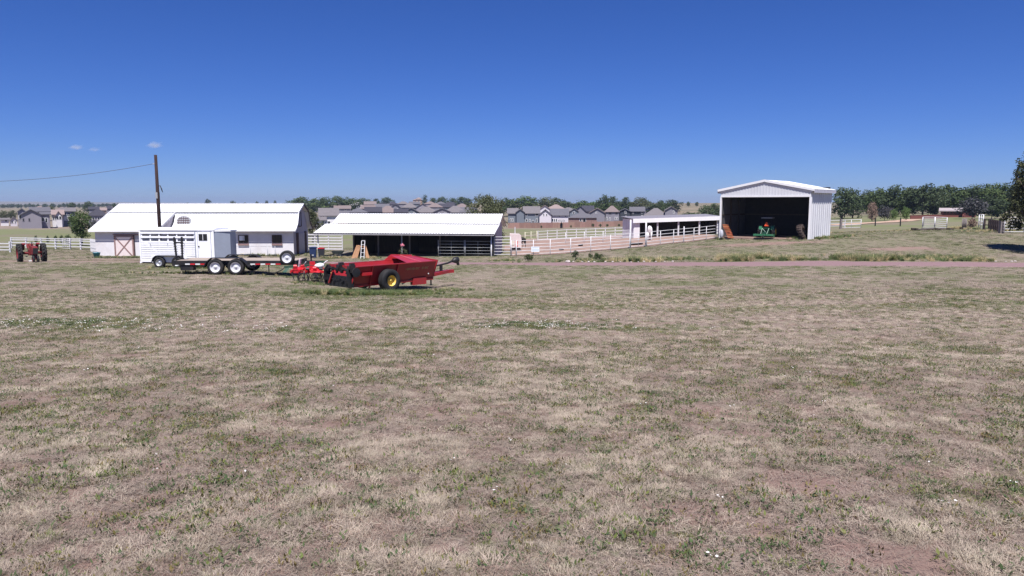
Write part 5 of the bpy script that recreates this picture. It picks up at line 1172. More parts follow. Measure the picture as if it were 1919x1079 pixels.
# ------------------------------------------------------------------ foliage
def crown_mesh(name, lobes, n, leaf, m, seed, shell=.55, flat=.0, squash=1.0):
    """leaf-sized faces scattered through a set of lobes (centre, radius); clumped, with one tone value per clump"""
    q = np.random.RandomState(seed); vs = []; tone = []
    vol = np.array([r**2.2 for _, r in lobes]); vol /= vol.sum()
    V = np.zeros((0, 3))
    allv = []; alltone = []
    for (c, r), f in zip(lobes, vol):
        k = max(6, int(n*f)); kc = max(3, k//7)
        d = q.randn(kc, 3); d /= np.linalg.norm(d, axis=1)[:, None]; d[:, 2] = np.where(d[:, 2] < -.55, -d[:, 2]*.4, d[:, 2])
        rad = r*np.maximum(shell, 1)*0 + r*(shell + (1-shell)*q.rand(kc)**.6)
        cc = np.array(c) + d*rad[:, None]*np.array([1, 1, squash]); ct = np.clip(.5 + .28*q.randn(kc), 0, 1)
        idx = q.randint(0, kc, k); p = cc[idx] + q.randn(k, 3)*leaf*1.1
        nrm = (d[idx] + .75*q.randn(k, 3) + np.array([0, 0, .35])); nrm /= np.linalg.norm(nrm, axis=1)[:, None]
        a = np.cross(nrm, q.randn(k, 3)); a /= np.linalg.norm(a, axis=1)[:, None]; b = np.cross(nrm, a)
        s1 = leaf*(.55 + .7*q.rand(k))[:, None]; s2 = leaf*(.35 + .45*q.rand(k))[:, None]
        allv.append(np.stack([p - a*s1, p - b*s2 + a*s1*.1, p + a*s1, p + b*s2 - a*s1*.1], 1)); alltone.append(np.clip(ct[idx] + .12*q.randn(k), 0, 1))
    v = np.concatenate(allv).reshape(-1, 3); tn = np.concatenate(alltone)
    me = bpy.data.meshes.new(name); nf = len(v)//4
    me.from_pydata(v.tolist(), [], np.arange(nf*4).reshape(-1, 4).tolist()); me.update(); me.materials.append(m)
    at = me.attributes.new('tone', 'FLOAT', 'FACE'); at.data.foreach_set('value', tn.astype(np.float32))
    return me
def trunk_mesh(h, r, limbs, seed, spread=.5, base=.0):
    q = random.Random(seed); m = MB(); m.path([(0, 0, -.3), (.02*h, 0, h*.3), (-.02*h, .02*h, h*.62), (.0, 0, h*.9)], [r, r*.8, r*.55, r*.15], 8)
    for k in range(limbs):
        a = k*2.4+q.uniform(-.4, .4); z = h*q.uniform(.28, .6); l = h*spread*q.uniform(.6, 1)
        p = Vector((0, 0, z)); e = p + Vector((math.cos(a)*l*.8, math.sin(a)*l*.8, l*.7)); m.path([p, p.lerp(e, .5)+Vector((0, 0, -.04*h)), e], [r*.42, r*.28, r*.08], 6)
    return m.mesh('trunk', BARK, True)
LEAF_MID = leafmat('elm_leaf', (.048, .080, .026), (.095, .125, .045)); LEAF_DARK = leafmat('dark_tree_leaf', (.042, .066, .030), (.092, .120, .056), .25)
LEAF_OLIVE = leafmat('olive_leaf', (.070, .085, .038), (.135, .145, .078)); LEAF_BRIGHT = leafmat('bright_leaf', (.075, .130, .035), (.130, .185, .060))
LEAF_GREY = leafmat('grey_purple_leaf', (.055, .058, .060), (.10, .095, .10), .15); LEAF_DEAD = leafmat('dead_brown_foliage', (.20, .13, .10), (.32, .23, .18), .1); JUNI = leafmat('juniper_leaf', (.045, .055, .022), (.125, .132, .058), .2)
def rl(n, seed, rx, z0, z1, r0, r1):
    q = random.Random(seed); L = []
    for k in range(n):
        z = z0 + (z1-z0)*(k+.5)/n; t = (z-z0)/(z1-z0); w = rx*math.sqrt(max(.08, 1-(2*t-.85)**2*.75)); a = k*2.4+q.uniform(-.5, .5); d = w*q.uniform(.35, 1)
        L.append(((d*math.cos(a), d*math.sin(a), z), q.uniform(r0, r1)*(1-.35*abs(2*t-1))))
    return L
# unit trees: height 1, crown width about 1 -- scaled per tree
TREE_KINDS = {
 'round': [(rl(20, s, .34, .12, .88, .16, .25), .033, 2400) for s in (1, 2, 3)],
 'tall': [(rl(18, s, .30, .10, .90, .14, .22), .033, 2200) for s in (4, 5)],
 'open': [(rl(12, s, .36, .28, .90, .12, .19), .030, 1300) for s in (6, 7)],
 'bush': [(rl(15, s, .36, .14, .84, .18, .27), .038, 1700) for s in (8, 9)],
 'spire': [(rl(10, s, .10, .12, .92, .07, .13), .030, 700) for s in (10,)],
}
CROWNS = {}; TRUNKS = {}
def tree(name, label, px, row_base, row_top, wpx, Y, kind, m, group=None, var=0, cat='tree', base=None):
    g = G(px, Y); zt = zrow(row_top, Y); zb = g.z if base is None else zrow(base, Y)
    H = zt - zb; Wd = wpx/F*Y
    ks = TREE_KINDS[kind]; v = var % len(ks); key = (kind, v, m.name)
    if key not in CROWNS:
        lb, lf, n = ks[v]; CROWNS[key] = crown_mesh('crown', lb, n, lf, m, 31+7*v+len(kind), .5); 
    if (kind, v) not in TRUNKS: TRUNKS[(kind, v)] = trunk_mesh(.82, .032 if kind != 'bush' else .02, 5, v+3, .42)
    t = thing(name, label, cat, (g.x, g.y, min(zb, g.z)), rng.uniform(0, 6.28), group)
    sx = Wd/(1.0 if kind != 'spire' else .42); 
    link('trunk', TRUNKS[(kind, v)], t, scale=(min(sx, H)*1.0, min(sx, H)*1.0, H)); link('crown', CROWNS[key], t, scale=(sx, sx, H)); return t

# nearer trees with their own crowns
def own_tree(name, label, px, Y, H, lobes, n, leaf, m, tr=.16, cat='tree', seed=1, dz=0, limbs=6, rz=0):
    g = G(px, Y, dz); t = thing(name, label, cat, g, rz); trunk = trunk_mesh(H*.8, tr, limbs, seed, .4); link('trunk', trunk, t); link('crown', crown_mesh('crown', lobes, n, leaf, m, seed, .45), t); return t
def lobes_m(n, seed, rx, z0, z1, r0, r1): return rl(n, seed, rx, z0, z1, r0, r1)
own_tree('leafy_tree', 'bushy green tree with dark trunk standing behind the barn corner', 153, 100, 4.9, lobes_m(22, 21, 1.55, 1.1, 4.4, .55, .9), 5200, .10, LEAF_MID, .17, seed=21)
own_tree('willow_tree', 'olive green tree rising behind the barn gable end', 586, 106, 5.0, lobes_m(18, 22, 1.25, .8, 4.6, .5, .9), 4200, .11, LEAF_OLIVE, .16, seed=22)
own_tree('leafy_tree', 'broad dense dark green tree rising behind the open shed roof', 911, 97, 6.9, lobes_m(40, 23, 2.85, .9, 6.1, .8, 1.3), 11000, .12, LEAF_OLIVE, .22, seed=23)
J = [((0+random.Random(k).uniform(-.4, .4), random.Random(k+50).uniform(-.6, .6), z), r) for k, (z, r) in enumerate(((3.6, 1.7), (4.4, 2.2), (5.2, 2.2), (6.0, 1.9), (6.9, 1.6), (7.6, 1.1), (8.3, .8), (8.9, .5)))]
q = random.Random(12)
for k in range(34):
    z = q.uniform(2.2, 8.2); w = 2.35*(1-max(0, z-3.8)/5.8); a = q.uniform(0, 6.28); J.append(((w*math.cos(a), w*math.sin(a), z), q.uniform(.35, .75)))
own_tree('evergreen_tree', 'large dark evergreen tree with ragged branches standing by the five bar gate', 1944, 60.0, 9.3, J, 26000, .10, JUNI, .30, seed=24, dz=-.2)

# columns of the tree list: name, label, px, base row, top row, width px, depth, kind, material, group, variant
SKY_L = 'small dark tree on the skyline above the long barn roof'; GSKY = 'skyline trees above the barn roof'
for k, (px, tp, w, kd) in enumerate(((352, 379, 10, 'round'), (390, 371.5, 17, 'open'), (437, 376, 14, 'round'), (460, 378.5, 10, 'bush'), (482, 377, 9, 'round'), (500, 375.5, 10, 'round'), (516, 375, 11, 'tall'), (534, 379, 14, 'bush'))):
    tree('skyline_tree', ORD[k] + ' small dark tree along the skyline above the long barn roof', px, 0, tp, w, 640, kd, LEAF_DARK, GSKY, k)
HOUSETREE = [
 ('leafy_tree', 'green tree at the near end of the skyline row past the barn gable', 563, 369, 26, 420, 'round', LEAF_MID), ('leafy_tree', 'green tree next along the row past the barn gable, with a flat crown', 588, 372, 28, 430, 'bush', LEAF_MID),
 ('leafy_tree', 'round green tree just before the tallest of the row above the grey roofs', 610, 370.5, 24, 440, 'round', LEAF_MID), ('leafy_tree', 'tallest dark tree in the row above the grey roofs', 634, 367.5, 24, 440, 'round', LEAF_DARK),
 ('leafy_tree', 'wide green tree following the tallest one above the grey roofs', 658, 370, 26, 450, 'bush', LEAF_MID), ('leafy_tree', 'low green tree above the pale house roof', 682, 372.5, 20, 600, 'round', LEAF_MID),
 ('leafy_tree', 'small dark tree pair member nearer the pale roof on the roof skyline', 705, 373, 14, 640, 'tall', LEAF_DARK), ('leafy_tree', 'dark tree between two roofs on the subdivision skyline', 725, 371, 18, 640, 'round', LEAF_DARK),
 ('spire_tree', 'narrow pointed tree beside the tan house on the skyline', 796, 364.5, 8, 640, 'spire', LEAF_DARK), ('leafy_tree', 'small tree just past the pointed tree on the skyline', 812, 371, 10, 650, 'round', LEAF_DARK),
 ('leafy_tree', 'dense round tree above the last grey roofs before the big bushy tree', 828, 370, 15, 650, 'round', LEAF_MID), ('leafy_tree', 'low round tree next to the big bushy tree top', 848, 372, 14, 640, 'round', LEAF_MID), ('leafy_tree', 'green tree tucked against the big bushy tree', 868, 369.5, 22, 600, 'round', LEAF_MID)]
for k, (nm, lb, px, tp, w, Y, kd, m) in enumerate(HOUSETREE): tree(nm, lb, px, 0, tp-1.5, w*1.9, Y, kd, m, None, k)
BEHIND = [
 ('wide green tree behind the grey house closest to the bushy tree', 955, 368, 36, 400, 'bush', LEAF_MID, 400), ('big rounded green tree over the blue grey house roof', 985, 367.5, 44, 410, 'round', LEAF_MID, 400), ('pale green tree behind the ridge of the lilac white house', 1024, 368, 30, 400, 'round', LEAF_OLIVE, 400),
 ('dark round tree just past the brown roofed house', 1044, 369.5, 24, 410, 'round', LEAF_DARK, 400), ('low dark tree in the dip of the skyline', 1062, 376, 18, 420, 'round', LEAF_DARK, 398), ('green tree over the low dark pavilion roof', 1092, 374, 30, 400, 'bush', LEAF_MID, 400), ('bright low tree behind the pavilion and the taller clump', 1112, 376, 18, 390, 'round', LEAF_BRIGHT, 400),
 ('tall dark tree with gaps over the mauve house', 1134, 362.5, 22, 380, 'round', LEAF_DARK, 398), ('tall open tree touching the dark one over the mauve house', 1148, 362, 18, 375, 'open', LEAF_DARK, 398), ('lower green tree under the tall pair', 1140, 375, 34, 370, 'bush', LEAF_MID, 398),
 ('single tall rounded tree over the dark grey house', 1172, 362.5, 20, 370, 'tall', LEAF_DARK, 396), ('grey green tree with a broad head on the hillside', 1199, 362.5, 25, 390, 'round', LEAF_OLIVE, 392), ('small dark shrub like tree at the foot of the broad headed tree', 1188, 376, 10, 380, 'round', LEAF_DARK, 388),
 ('dark dense tree above the last grey house', 1227, 372, 22, 340, 'round', LEAF_DARK, 394), ('mid green tree joining the dark one on the hillside', 1246, 372, 20, 360, 'round', LEAF_MID, 392), ('big round tree on the hill top with sky behind', 1260, 362, 23, 420, 'round', LEAF_DARK, 383),
 ('bushy dark tree at the foot of the grass hill', 1295, 383, 30, 250, 'bush', LEAF_DARK, 400), ('very small tree alone on the hill crest', 1290, 376.5, 5, 560, 'round', LEAF_DARK, 382), ('tiny tree alone on the hill crest near the dark grove', 1306, 377, 5, 560, 'round', LEAF_DARK, 382),
 ('dark grove tree nearest the grass hill', 1322, 370.5, 24, 220, 'tall', LEAF_DARK, 402), ('middle tree of the dark grove beside the machine shed', 1338, 369, 24, 225, 'tall', LEAF_DARK, 402), ('dark grove tree touching the machine shed wall', 1357, 371, 26, 228, 'tall', LEAF_DARK, 402)]
for k, (lb, px, tp, w, Y, kd, m, br) in enumerate(BEHIND): tree('leafy_tree', lb, px, 0, tp-4, w*1.8, Y, kd, m, None, k, base=br)
for k, (px, tp, w) in enumerate(((1070, 377, 40), (1083, 375, 34), (1105, 376, 40), (1122, 373, 36), (1160, 374, 40), (1180, 376, 30), (1212, 374, 40), (1238, 374, 30))):
    tree('leafy_tree', 'low tree filling the slope between the taller trees behind the two storey houses', px, 0, tp-2, w, 430, 'bush', LEAF_MID if k % 2 else LEAF_DARK, 'low trees filling the slope behind the houses', k, base=396)
RIGHT = [
 ('dense dark tree directly beside the machine shed roof', 1578, 349.5, 34, 190, 'round', LEAF_DARK), ('dark tree leaning away from the machine shed', 1597, 351.5, 28, 195, 'tall', LEAF_DARK), ('smaller tree filling the gap past the shed grove', 1624, 355.5, 22, 260, 'round', LEAF_DARK), ('low pale green tree at the field edge gap', 1612, 366, 16, 270, 'round', LEAF_MID),
 ('green tree starting the long wooded row', 1648, 353, 34, 215, 'round', LEAF_MID), ('tall clumped tree second in the long wooded row', 1676, 347, 36, 210, 'round', LEAF_DARK), ('dark tree third in the long wooded row', 1700, 350, 34, 205, 'tall', LEAF_MID), ('broad dark spreading tree in the middle of the long wooded row', 1728, 345.5, 46, 200, 'round', LEAF_DARK),
 ('tree with a visible trunk just past the broad spreading one', 1752, 347.5, 34, 200, 'tall', LEAF_DARK), ('high crowned tree above the low red house roof', 1778, 344.5, 40, 210, 'round', LEAF_MID), ('wide tree over the far end of the low red house', 1808, 348, 38, 215, 'bush', LEAF_MID), ('tall tree behind the wooden corral', 1834, 345.5, 38, 212, 'round', LEAF_DARK), ('tallest tree of the wooded row before the evergreen', 1862, 341.5, 42, 205, 'round', LEAF_MID), ('tree of the wooded row half hidden by the evergreen', 1890, 345, 44, 205, 'round', LEAF_DARK),
 ('shaded grey purple tree under the row above the corral', 1822, 368, 40, 170, 'bush', LEAF_GREY), ('shaded dark tree low behind the five bar gate', 1858, 366, 44, 170, 'bush', LEAF_DARK), ('grey leafed small tree beside the dirt track', 1657, 384, 20, 165, 'bush', LEAF_GREY), ('bare brown dead tree standing alone in the meadow', 1634, 377.5, 13, 160, 'tall', LEAF_DEAD)]
for k, (lb, px, tp, w, Y, kd, m) in enumerate(RIGHT): tree('leafy_tree' if 'dead' not in lb else 'dead_tree', lb, px, 0, tp, w*1.75, Y, kd, m, None, k)
for k in range(15):
    px = 1640 + k*18 + rng.uniform(-5, 5); tree('leafy_tree', 'tree in the shaded second rank of the long wooded row', px, 0, 357+rng.uniform(-3, 8), rng.uniform(40, 56), 245+rng.uniform(-8, 8), 'bush' if k % 2 else 'round', LEAF_DARK if k % 3 else LEAF_MID, 'second rank of the long wooded row', k)
for lb, px, tp, w, Y, m in (('bright green shrub next to the grey leafed tree', 1675, 390, 18, 160, LEAF_BRIGHT), ('bright green shrub before the broad spreading tree', 1696, 386, 20, 160, LEAF_BRIGHT), ('dark round shrub behind the run-in shed roof', 1288, 399, 10, 150, LEAF_DARK)):
    tree('shrub', lb, px, 0, tp, w, Y, 'bush', m, None, 0, 'shrub')
own_tree('dead_brush', 'tangled dead brown brush between the grey posts and white ladder panel', 1821, 88.5, 1.5, lobes_m(9, 41, .45, .25, 1.15, .25, .42), 1500, .06, LEAF_DEAD, .05, 'shrub', 41)
own_tree('shrub', 'rounded dark green shrub beside the gravel road near the fence sign', 991, 62.8, .75, lobes_m(8, 42, .42, .12, .5, .18, .28), 1300, .035, LEAF_MID, .03, 'shrub', 42)
own_tree('shrub', 'upright bluish green shrub on the road verge by the paddock fence', 1078, 62.6, 1.0, lobes_m(7, 43, .22, .15, .8, .15, .24), 1100, .035, LEAF_DARK, .03, 'shrub', 43)
own_tree('shrub', 'wispy grey green shrub growing at the middle shed post', 755, 71.2, 1.5, lobes_m(8, 44, .40, .15, 1.1, .12, .22), 700, .035, LEAF_OLIVE, .03, 'shrub', 44)
own_tree('shrub', 'leafy low shrub clump on the road verge past the bluish one', 1118, 63.0, .7, lobes_m(8, 45, .6, .12, .45, .2, .3), 1300, .04, LEAF_MID, .03, 'shrub', 45)
for k, (px, w) in enumerate(((105, 7), (116, 8), (128, 11), (90, 6), (68, 6))): tree('sapling', ('middle', 'fourth', 'largest', 'second', 'smallest')[k] + ' low green sapling in the grass field beyond the white rail fence', px, 0, 442-w*.3, w*1.3, 106, 'bush', LEAF_MID, 'saplings in the grass field', k, 'shrub')
# far bushes and trees
FARL = [('dark bush clump on the brown field far beyond the grey house', 8, 393, 20, 330, 'bush', LEAF_OLIVE), ('second dark bush clump on the brown field nearer the grey house', 24, 392.5, 22, 335, 'bush', LEAF_OLIVE),
 ('rounded tree behind the roof of the grey house group', 97, 383.5, 15, 420, 'bush', LEAF_OLIVE), ('dark tree on the plain above the grey house group, smaller of two', 136, 378.5, 20, 520, 'round', LEAF_DARK), ('dark tree on the plain above the grey house group, larger of two', 166, 377, 24, 520, 'round', LEAF_DARK), ('dark tree just above the sloping edge of the barn roof', 216, 381, 12, 520, 'round', LEAF_DARK), ('bluish bush below the barn roof edge', 178, 410, 14, 200, 'bush', LEAF_GREY)]
for k, (lb, px, tp, w, Y, kd, m) in enumerate(FARL): tree('leafy_tree', lb, px, 0, tp, w, Y, kd, m, None, k)
for k in range(34):
    px = -10 + k*7.5 + rng.uniform(-3, 3); tree('distant_tree', 'tiny dark tree in the scattered line across the far plain', px, 0, 380.5+rng.uniform(-.6, 1.6), rng.uniform(7, 14), 1000+rng.uniform(-150, 250), 'bush', LEAF_DARK, 'tiny trees scattered across the far plain', k)
for k, (px, Y, sc) in enumerate(((1014.5, 246, .8), (1070, 246, .9), (1111, 246, 1.3), (1125, 246, 1.2), (1138, 246, 1.2), (1160, 246, 1.2), (1176, 246, 1.2))): tree('young_tree', ORD[k] + ' small dark young tree along the front of the brown board fence', px, 0, 428-7.5*sc, 5.5*sc, Y, 'bush', LEAF_DARK, 'young trees along the brown board fence', k)

# ------------------------------------------------------------------ houses
def house(label, Y, vols, wall, roof, wins=(), group=None, trim=WHITE, extra=None, name='house', accents=()):
    """vols: (px0, px1, eave row, ridge row, style, depth offset, depth) measured at distance Y; gx ridge runs across, gy gable faces the viewer, hip"""
    pc = (vols[0][0]+vols[0][1])/2; g = G(pc, Y); rz = -math.atan((pc-959.5)/F); t = thing(name, label, 'house', (g.x, g.y, g.z), rz, group)
    k = (Y*_c+(CAMZ-g.z)*_s)/F/math.cos(rz)*math.cos(rz); X = lambda px: (px-pc)*k*math.cos(rz)*1.0
    Z = lambda row: zrow(row, Y) - g.z
    for px0, px1, re, rr, st, dy, dp in vols:
        x0, x1, ze, zr = X(px0), X(px1), Z(re), Z(rr); y0, y1 = dy, dy+dp; ov = .45; th = .22
        w = MB()
        if st == 'gy':
            xm = (x0+x1)/2; sl = (zr-ze)/((x1-x0)/2)
            w.extr([(x0, -1), (x1, -1), (x1, ze), (xm, zr-.15), (x0, ze)], 'y', y0, y1); w.build('wall', wall, t)
            r = MB()
            for s in (-1, 1):
                e = xm + s*((x1-x0)/2+ov); zz = zr - ((x1-x0)/2+ov)*sl
                r.add([(xm, y0-ov, zr), (e, y0-ov, zz), (e, y1+ov, zz), (xm, y1+ov, zr), (xm, y0-ov, zr+th), (e, y0-ov, zz+th), (e, y1+ov, zz+th), (xm, y1+ov, zr+th)], [(3,2,1,0),(4,5,6,7),(0,1,5,4),(1,2,6,5),(2,3,7,6),(3,0,4,7)])
            r.build('roof', roof, t)
        elif st == 'gx':
            ym = (y0+y1)/2; sl = (zr-ze)/((y1-y0)/2)
            w.extr([(y0, -1), (y1, -1), (y1, ze), (ym, zr-.15), (y0, ze)], 'x', x0, x1); w.build('wall', wall, t)
            r = MB()
            for s in (-1, 1):
                e = ym + s*((y1-y0)/2+ov); zz = zr - ((y1-y0)/2+ov)*sl
                r.add([(x0-ov, ym, zr), (x0-ov, e, zz), (x1+ov, e, zz), (x1+ov, ym, zr), (x0-ov, ym, zr+th), (x0-ov, e, zz+th), (x1+ov, e, zz+th), (x1+ov, ym, zr+th)], [(3,2,1,0),(4,5,6,7),(0,1,5,4),(1,2,6,5),(2,3,7,6),(3,0,4,7)])
            r.build('roof', roof, t)
        else:
            w.box(x0, x1, y0, y1, -1, ze); w.build('wall', wall, t); ym = (y0+y1)/2; ins = min((x1-x0)*.42, (y1-y0)/2)
            a = [(x0-ov, y0-ov, ze), (x1+ov, y0-ov, ze), (x1+ov, y1+ov, ze), (x0-ov, y1+ov, ze), (x0+ins, ym, zr+th), (x1-ins, ym, zr+th)]
            MB().add(a, [(0,1,5,4), (1,2,5), (2,3,4,5), (3,0,4), (3,2,1,0)]).build('roof', roof, t)
    for wv in wins:
        px, r0, r1, wp, dy = wv[:5]; cx = X(px); hw_ = wp*k/2; z0, z1 = Z(r1), Z(r0)
        f = MB().box(cx-hw_-.12, cx+hw_+.12, dy-.07, dy-.003, z0-.12, z1+.12).build('window', wv[5] if len(wv) > 5 else trim, t)
        MB().box(cx-hw_, cx+hw_, dy-.10, dy-.071, z0, z1).build('pane', GLASS, f)
    for (px0, px1, r0, r1, dy, m, nm) in accents: MB().box(X(px0), X(px1), dy-.12, dy-.001, Z(r1), Z(r0)).build(nm, m, t)
    return t
def wallm(n, c): return mat(n, c, .8, var=.05, scale=.3)
def roofm(n, c): return mat(n, c, .9, var=.12, scale=1.5)
W_MAUVE = wallm('mauve_grey_house_siding', (.26, .24, .27)); W_LILAC = wallm('lilac_white_siding', (.60, .56, .60)); W_BLUE = wallm('blue_grey_siding', (.16, .18, .21)); W_DARK = wallm('charcoal_siding', (.045, .050, .060)); W_GREY = wallm('grey_siding', (.22, .21, .24)); W_TAN = wallm('tan_siding', (.42, .30, .23)); W_WHITE = wallm('white_house_siding', (.68, .66, .68)); W_BRICK = wallm('red_brick_wall', (.20, .070, .060))
R_DARK = roofm('dark_shingle_roof', (.050, .047, .060)); R_GREY = roofm('grey_shingle_roof', (.155, .140, .145)); R_BROWN = roofm('brown_shingle_roof', (.185, .145, .140)); R_SLATE = roofm('slate_shingle_roof', (.115, .110, .125)); R_LIGHT = roofm('pale_shingle_roof', (.42, .39, .41)); R_PINKISH = roofm('pinkish_brown_roof', (.26, .20, .19))  # R_LIGHT is one even pale colour
# group beyond the field on the barn side
house('mauve grey two storey house with dark gabled roof and patio door beyond the field', 235, [(41, 79, 402, 393, 'gy', 0, 12), (35, 50, 397, 391, 'gy', 5, 9), (60, 96, 397, 389.5, 'gx', 6, 10), (79, 95, 402, 399, 'gx', 2, 6)], W_MAUVE, R_SLATE, [(45, 409, 414, 2, 0, W_MAUVE), (56, 409, 414, 2, 0, W_MAUVE), (82, 408, 415, 3.5, 2), (88.5, 409, 417, 3, 2), (39, 404, 410, 3, 5)])
house('pale tan roofed house with white gable and porch next to the mauve house', 255, [(99, 120, 402, 394, 'gx', 0, 10), (106, 117, 403, 396, 'gy', -3, 5)], W_WHITE, R_PINKISH, [(109, 405, 410, 3, -3), (114, 405, 410, 3, -3), (101, 406, 411, 2, 0)])
house('grey blue house with white lower wall beside the leafy tree behind the barn', 262, [(118, 142, 396, 390, 'gx', 0, 11)], W_BLUE, R_GREY, [(124, 398, 402, 3, 0), (131, 398, 402, 3, 0)], accents=[(121, 136, 405, 413, 0, W_WHITE, 'garage_door')])
house('tan brown roofed house further back between the grey houses', 330, [(60, 92, 393, 387.5, 'hip', 0, 12)], W_MAUVE, R_PINKISH)
house('brown roofed house behind the pale porch house', 345, [(103, 132, 394, 389, 'hip', 0, 12)], W_MAUVE, R_BROWN)
house('broad dark roofed house just below the sloping barn roof', 255, [(166, 204, 404, 393, 'hip', 0, 14)], W_GREY, R_DARK, [(176, 407, 411, 3, 0), (186, 407, 411, 3, 0)])
house('house with a dark roof high behind the broad dark roof', 400, [(168, 186, 392, 388, 'gx', 0, 12)], W_GREY, R_DARK)
house('small house with pink tan wall beside the barn roof edge', 400, [(184, 200, 394, 390, 'gx', 0, 12)], W_TAN, R_PINKISH)
house('dark roofed house peeking over the barn roof edge', 420, [(198, 214, 391, 386, 'hip', 0, 12)], W_GREY, R_DARK)
house('low white house at the far end of the brown field', 265, [(2, 17, 412, 409.5, 'gx', 0, 8)], W_WHITE, R_GREY, [(12, 412.5, 415, 3, 0)])
house('narrow white house beside the mauve house wall', 262, [(20, 33, 413, 407, 'gy', 0, 8)], W_LILAC, R_GREY, [(24, 414, 418, 1.5, 0), (29, 414, 418, 1.5, 0)])
# white house seen in the gap between barn and open shed
house('white house with grey roof seen between the barn gable and the open shed', 215, [(600, 634, 404, 391, 'gx', 0, 10), (592, 610, 412, 407, 'gx', -4, 6)], W_WHITE, R_GREY, [(602.5, 399.5 + 4, 408.5, 2.2, 0), (607, 403.5, 408.5, 2.2, 0), (610, 415, 420, 2.2, 0), (617, 414.5, 421, 4, 0)], accents=[(604, 608, 412, 424, -4, W_BLUE, 'side_wall')])
# packed roofs behind the open shed
RG = 'grey roofed houses packed on the rise behind the open shed'
RL = 'house with grey shingle roof packed among others behind the open shed'
ROWS = [(672, 34, 398, 391, 300, 'hip', R_SLATE), (700, 30, 397, 388.5, 310, 'gx', R_DARK), (727, 40, 398, 386.5, 320, 'hip', R_BROWN), (752, 24, 398, 392, 300, 'gx', R_DARK), (771, 26, 397, 390, 310, 'gy', R_GREY), (800, 40, 398, 388, 320, 'hip', R_GREY), (829, 30, 397, 390.5, 310, 'gy', R_SLATE), (853, 42, 398, 386.5, 330, 'hip', R_GREY), (878, 30, 398, 389, 330, 'gx', R_SLATE),
 (642, 30, 391, 385.5, 430, 'gx', R_BROWN), (690, 26, 391, 385, 430, 'gx', R_BROWN), (716, 26, 390, 382.5, 450, 'gx', R_SLATE), (741, 22, 390, 383, 450, 'gy', R_DARK), (768, 30, 389, 381, 460, 'hip', R_GREY), (792, 24, 389, 381.5, 460, 'gy', R_DARK), (815, 30, 388, 381, 460, 'hip', R_BROWN), (838, 26, 388, 382, 470, 'gx', R_DARK), (866, 30, 389, 382, 470, 'hip', R_BROWN),
 (600, 26, 386, 381.5, 520, 'gx', R_DARK), (622, 24, 386, 382, 520, 'gx', R_BROWN), (640, 18, 384, 379.5, 560, 'gy', R_BROWN), (694, 22, 383, 377.5, 580, 'gx', R_BROWN), (716, 20, 383, 379, 580, 'gy', R_SLATE), (736, 22, 383, 378, 590, 'hip', R_DARK), (756, 24, 382, 377.5, 600, 'hip', R_GREY), (777, 20, 382, 378, 600, 'gx', R_SLATE), (806, 22, 382, 377.5, 600, 'hip', R_BROWN), (826, 20, 382, 378, 600, 'hip', R_SLATE), (846, 18, 383, 379, 600, 'gx', R_DARK)]
_rn = {R_SLATE: 'slate', R_DARK: 'blackish', R_BROWN: 'brown', R_GREY: 'grey'}; _sn = {'hip': 'hipped', 'gx': 'long ridged', 'gy': 'gable fronted'}
def roof_label(k):
    w_, n_ = ('front', 0) if k < 9 else ('middle', 9) if k < 18 else ('back', 18)
    order = sorted(range(n_, (9, 18, len(ROWS))[('front', 'middle', 'back').index(w_)]), key=lambda i: ROWS[i][0])
    return f'{_rn[ROWS[k][6]]} {_sn[ROWS[k][5]]} roof, {ORD[order.index(k)]} along the {w_} row of houses behind the open shed'
for k, (px, w, re, rr, Y, st, rf) in enumerate(ROWS): house(roof_label(k), Y, [(px-w/2, px+w/2, re, rr, st, 0, 11)], (W_GREY, W_BLUE, W_MAUVE)[k % 3], rf, [(px-w*.2, re+.8, re+3.5, 2, 0), (px+w*.2, re+.8, re+3.5, 2, 0)] if k < 18 else (), RG)
house('house with pale roof standing out among the grey roofs', 520, [(652, 680, 385, 377.5, 'hip', 0, 14)], W_LILAC, R_LIGHT)
house('tan house block standing highest on the subdivision skyline', 640, [(774, 792, 374.5, 372, 'hip', 0, 14), (780, 790, 372.5, 370.2, 'hip', 2, 8)], W_TAN, R_PINKISH, [(778, 376, 378, 2, 0), (785, 376, 378, 2, 0)])
# row beyond the brown board fence
house('blue grey two storey house with grey roof nearest the bushy tree', 300, [(952, 970, 400, 391, 'gx', 4, 9), (968, 982, 397, 392, 'gy', 0, 10), (982, 1011, 399.5, 387.5, 'gx', 1, 11)], W_BLUE, R_GREY, [(957, 410, 415, 1.6, 4), (961, 410, 415, 1.6, 4), (987, 410.5, 415, 2.5, 1), (993, 411, 415, 1.6, 1), (999, 413, 418, 3, 1), (1006, 410, 416, 2, 1), (986, 400.5, 404, 4, 1), (1006, 400.5, 404, 5, 1)])
house('lilac white two storey house with gable beyond the brown board fence', 298, [(1011, 1033, 402, 393, 'gy', 0, 12), (1033, 1065, 403.5, 392, 'gx', 1.5, 11)], W_LILAC, R_SLATE, [(1019, 400.5, 404, 1.8, 0), (1024.5, 400.5, 404, 1.8, 0), (1036, 410, 415, 2, 1.5), (1039.5, 410, 415, 2, 1.5), (1043, 410, 415, 2, 1.5), (1048, 399.5 + 4, 406, 3, 1.5), (1060, 404, 406, 3, 1.5)])
house('brown roofed house showing above the lilac white house', 340, [(1012, 1030, 391, 385, 'gy', 0, 10), (1026, 1058, 391, 384, 'hip', 2, 12)], W_LILAC, R_PINKISH)
house('grey roofed house between the lilac house and the dark gable', 340, [(1050, 1080, 395, 389.5, 'hip', 2, 10), (1068, 1084, 396, 391, 'gy', -1, 8)], W_BLUE, R_GREY, [(1075, 397, 400, 3, -1)])
